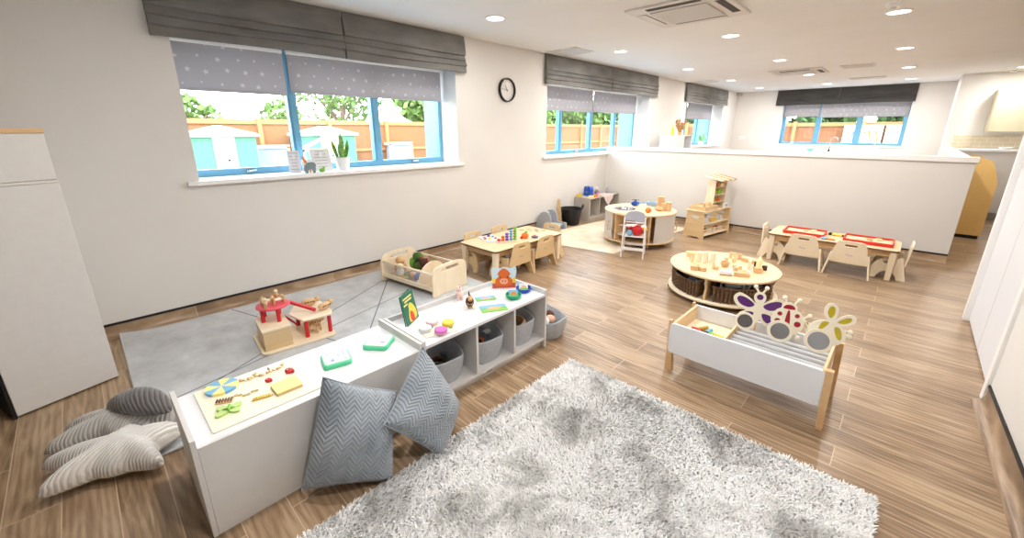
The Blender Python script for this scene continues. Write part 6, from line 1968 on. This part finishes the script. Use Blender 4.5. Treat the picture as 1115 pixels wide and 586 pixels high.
m = MB(); m.plate([smoothpoly([(.06, .012), (.095, .014), (.09, .055), (.068, .07), (.055, .045)], 4)], .0012, lean @ T((0, -.0013, 0)) @ XZ); m.build('cover_shirt', W['redtray'], t, smooth=False)
m = MB()
for (z, a, b) in ((.155, .02, .12), (.137, .03, .11), (.119, .015, .05)):
    x = a
    rn = random.Random(int(z * 1000))
    while x < b:
        w_ = rn.uniform(.005, .010); m.box((x, -.0016, z - .005), (x + w_, -.0002, z + .005), lean); x += w_ + .003
m.build('cover_title', W['pyellow'], t, smooth=False)

# dough tray
t = thing('dough_tray', 'patterned board carrying four coloured dough pots on the storage unit', 'tray', (-1.765, 1.238, ZB), R(72))
m = MB(); m.prism(rrect(-.095, -.075, .095, .075, .006), 0, .006); m.mi = 1
rn = random.Random(2)
for k in range(26):
    m.prism(ell(rn.uniform(-.08, .08), rn.uniform(-.06, .06), rn.uniform(.006, .013), n=8), .0062, .0066)
m.build('tray_board', [base('tray_cream', (232, 228, 210), .5), base('tray_teal', (92, 176, 168), .5)], t, smooth=False)
for (x, y, mt, lb) in ((-1.792, 1.168, W['paper'], 'white dough pot'), (-1.835, 1.245, base('blush_dough', (244, 206, 220), .5), 'pale pink dough pot'), (-1.755, 1.300, W['yellow'], 'yellow dough pot'), (-1.708, 1.215, W['magenta'], 'magenta dough pot')):
    t = thing('dough_pot', 'round %s on the patterned board' % lb, 'pot', (x, y, ZB + .0068))
    m = MB(); m.lathe([(0, 0), (.031, 0), (.034, .006), (.034, .014), (.0, .014)], seg=28); m.build('pot_body', W['pink'] if mt is W['magenta'] else mt, t)
    m = MB(); m.lathe([(0, .0143), (.036, .0143), (.036, .022), (.032, .0255), (0, .026)], seg=28); m.build('pot_lid', mt, t)

# farm animals
t = thing('pig_toy', 'small pale pink standing pig toy at the back of the storage unit', 'toy', (-2.015, 1.600, ZB), R(-30))
lp = base('pale_pink_plush', (238, 208, 200), .8)
m = MB(); m.sph((0, 0, .040), (.034, .024, .026)); m.build('body', lp, t)
m = MB(); m.sph((.005, -.004, .078), (.023, .020, .019)); m.sph((.010, -.024, .074), (.008, .006, .006)); m.build('head', lp, t)
for s in (-1, 1):
    m = MB(); m.sph((.005 + s * .014, 0, .096), (.007, .004, .009)); m.build('ear', W['fleshy'], t)
    for q in (-1, 1):
        m = MB(); m.cyl((q * .018, s * .012, 0), (q * .018, s * .012, .028), .008, .010); m.build('leg', lp, t)
t = thing('hen_toy', 'dark brown hen toy with yellow feet on the storage unit', 'toy', (-1.865, 1.560, ZB), R(-35))
m = MB(); m.sph((0, 0, .040), (.045, .027, .030)); m.build('body', W['brown'], t)
m = MB(); m.loft([[(-.03, -.006, .04), (-.03, .006, .04), (-.02, .006, .055), (-.02, -.006, .055)], [(-.062, -.003, .085), (-.062, .003, .085), (-.045, .003, .09), (-.045, -.003, .09)]]); m.build('tail', W['black'], t)
m = MB(); m.tube([(.028, 0, .045), (.04, 0, .068), (.045, 0, .082)], [.020, .014, .012], 10); m.sph((.046, 0, .085), .015); m.build('neck', W['beech'], t)
m = MB(); m.sph((.046, 0, .102), (.010, .003, .007)); m.sph((.056, 0, .072), (.004, .003, .007)); m.build('comb', W['red'], t)
m = MB(); m.cyl((.058, 0, .086), (.070, 0, .083), .005, .001); m.build('beak', W['yellow'], t)
for s in (-1, 1):
    m = MB(); m.cyl((.002, s * .012, 0), (.002, s * .012, .018), .004); m.sph((.008, s * .012, .003), (.013, .008, .003)); m.build('foot', W['yellow'], t)


def flatcard(x, y, rz, a, b, label, c1, c2):
    t = thing('picture_card', label, 'card', (x, y, ZB), rz, 'picture cards on the storage unit')
    m = MB(); m.prism(rrect(-a, -b, a, b, .004), 0, .003); m.build('card_body', W['green2'], t)
    m = MB(); m.prism(rrect(-a + .003, .0, a - .003, b - .003, .002), .0032, .0036); m.build('card_sky', W['lblue'], t, smooth=False)
    m = MB(); m.prism(smoothpoly([(-a * .6, -b * .3), (-a * .2, b * .3), (a * .3, b * .4), (a * .6, 0), (a * .3, -b * .5), (-a * .3, -b * .5)], 4), .0038, .0043); m.build('card_picture', c1, t, smooth=False)


flatcard(-1.895, 1.725, R(60), .068, .035, 'green picture card with a pale animal, the one nearer the back rail', W['pink'], None)
flatcard(-1.745, 1.655, R(60), .085, .050, 'green picture card with a brown animal, nearer the front edge', W['beech'], None)

# standing cow picture
cl = Vector((-2.005, 1.890, ZB)); cr_ = Vector((-1.893, 2.018, ZB)); cdv = cr_ - cl
t = thing('cow_picture', 'standing cut-out picture of an orange shaggy cow at the far end of the storage unit', 'picture', cl, math.atan2(cdv.y, cdv.x))
a = cdv.length; lean = Matrix.Rotation(R(-8), 4, 'X')
m = MB(); m.plate([smoothpoly([(0, 0), (.0, .07), (-.004, .135), (.02, .150), (.05, .142), (.09, .152), (.13, .142), (a, .155), (a + .006, .11), (a - .004, .06), (a, 0), (a / 2, 0)], 4)], .004, lean @ XZ); m.build('picture_board', base('pale_sky_print', (196, 218, 232), .6), t, smooth=False)
m = MB(); m.prism([(0.003, 0), (a - .003, 0), (a - .003, .035), (.003, .035)], .0002, .0012, lean @ T((0, -.005, 0)) @ XZ); m.build('red_fence', base('brick_red_print', (196, 86, 70), .6), t, smooth=False)
cowm = base('highland_orange', (214, 104, 44), .8)
Mx = lean @ T((0, -.0045, 0)) @ XZ
m = MB(); m.plate([smoothpoly([(.03, .02), (.025, .06), (.05, .085), (.04, .10), (.055, .125), (a / 2, .142), (a - .055, .125), (a - .04, .10), (a - .05, .085), (a - .025, .06), (a - .03, .02), (a / 2, .012)], 4)], .002, Mx @ T((0, 0, .0015))); m.build('cow_body', cowm, t, smooth=False)
m = MB(); m.plate([ell(a / 2, .048, .030, .022)], .0015, Mx @ T((0, 0, .004))); m.build('cow_muzzle', base('muzzle_pink', (236, 170, 140), .7), t, smooth=False)
m = MB()
for s in (-1, 1):
    m.plate([ell(a / 2 + s * .026, .078, .005, .006)], .001, Mx @ T((0, 0, .004))); m.plate([ell(a / 2 + s * .010, .050, .004, .005)], .001, Mx @ T((0, 0, .006)))
m.build('cow_eyes', W['brown'], t, smooth=False)
for s in (0, 1):
    x_ = .012 if s == 0 else a - .012
    m = MB(); m.plate([ell(x_, .055, .012, .02)], .0015, Mx @ T((0, 0, .0015))); m.build('painted_leaf', W['yellow'], t, smooth=False)
for (x, y, mt, bt, lb) in ((-1.770, 1.865, W['teal'], W['lblue'], 'green plastic bowl holding a picture card on the storage unit'), (-1.800, 2.000, W['blueplas'], W['paper'], 'blue plastic bowl holding a picture card at the far corner of the storage unit')):
    t = thing('plastic_bowl', lb, 'bowl', (x, y, ZB))
    m = MB(); m.lathe([(0, 0), (.042, 0), (.050, .008), (.054, .028), (.050, .028), (.046, .010), (0, .006)], seg=32); m.build('bowl_body', mt, t)
    m = MB(); m.tube([(.052 * math.cos(a_), .052 * math.sin(a_), .028) for a_ in [2 * PI * k / 32 for k in range(32)]], .003, 6, closed=True); m.build('bowl_rim', mt, t)
    c = thing('picture_card', 'picture card of an animal leaning inside the %s' % lb.split(' holding')[0], 'card', (x, y, ZB + .0105), R(45))
    m = MB(); m.box((-.032, -.002, 0), (.032, .002, .045), Matrix.Rotation(R(-40), 4, 'X')); m.build('card_body', W['paper'] if bt is W['paper'] else bt, c)
    m = MB(); m.plate([smoothpoly([(-.02, .008), (-.01, .03), (.012, .032), (.022, .012), (0, .005)], 4)], .001, Matrix.Rotation(R(-40), 4, 'X') @ T((0, -.002, 0)) @ XZ); m.build('card_picture', W['orange'] if bt is not W['paper'] else W['beech'], c, smooth=False)
    m = MB(); m.box((-.03, -.0032, .002), (.03, -.0022, .012), Matrix.Rotation(R(-40), 4, 'X')); m.build('card_grass', W['green2'], c, smooth=False)

# ================================================================== LIGHT
wd = bpy.data.worlds.new('sky'); S.world = wd; wd.use_nodes = True
n_, l_ = wd.node_tree.nodes, wd.node_tree.links
bg = n_['Background']
tc = n_.new('ShaderNodeTexCoord'); sp = n_.new('ShaderNodeSeparateXYZ'); l_.new(tc.outputs['Generated'], sp.inputs[0])
cr = n_.new('ShaderNodeValToRGB'); e = cr.color_ramp.elements
e[0].position = 0.0; e[0].color = (1.0, 1.0, 1.0, 1); e[1].position = .6; e[1].color = (.72, .84, 1.0, 1)
l_.new(sp.outputs['Z'], cr.inputs[0]); l_.new(cr.outputs[0], bg.inputs[0]); bg.inputs[1].default_value = SKY
sd = bpy.data.lights.new('sun', 'SUN'); sd.energy = SUN_E; sd.angle = R(3); sd.color = (1, .95, .87)
so = bpy.data.objects.new('sun', sd); COL.objects.link(so)
so.rotation_euler = Vector((.62, -.45, .75)).to_track_quat('Z', 'Y').to_euler()

S.view_settings.view_transform = 'Standard'
S.view_settings.look = 'None'
S.view_settings.gamma = 1.0
S.view_settings.use_curve_mapping = False
S.view_settings.exposure = EXPO
c_ = S.cycles
c_.use_denoising = True
c_.max_bounces = 8; c_.diffuse_bounces = 5; c_.glossy_bounces = 3; c_.transparent_max_bounces = 12
c_.sample_clamp_indirect = 6.0
c_.caustics_reflective = False; c_.caustics_refractive = False
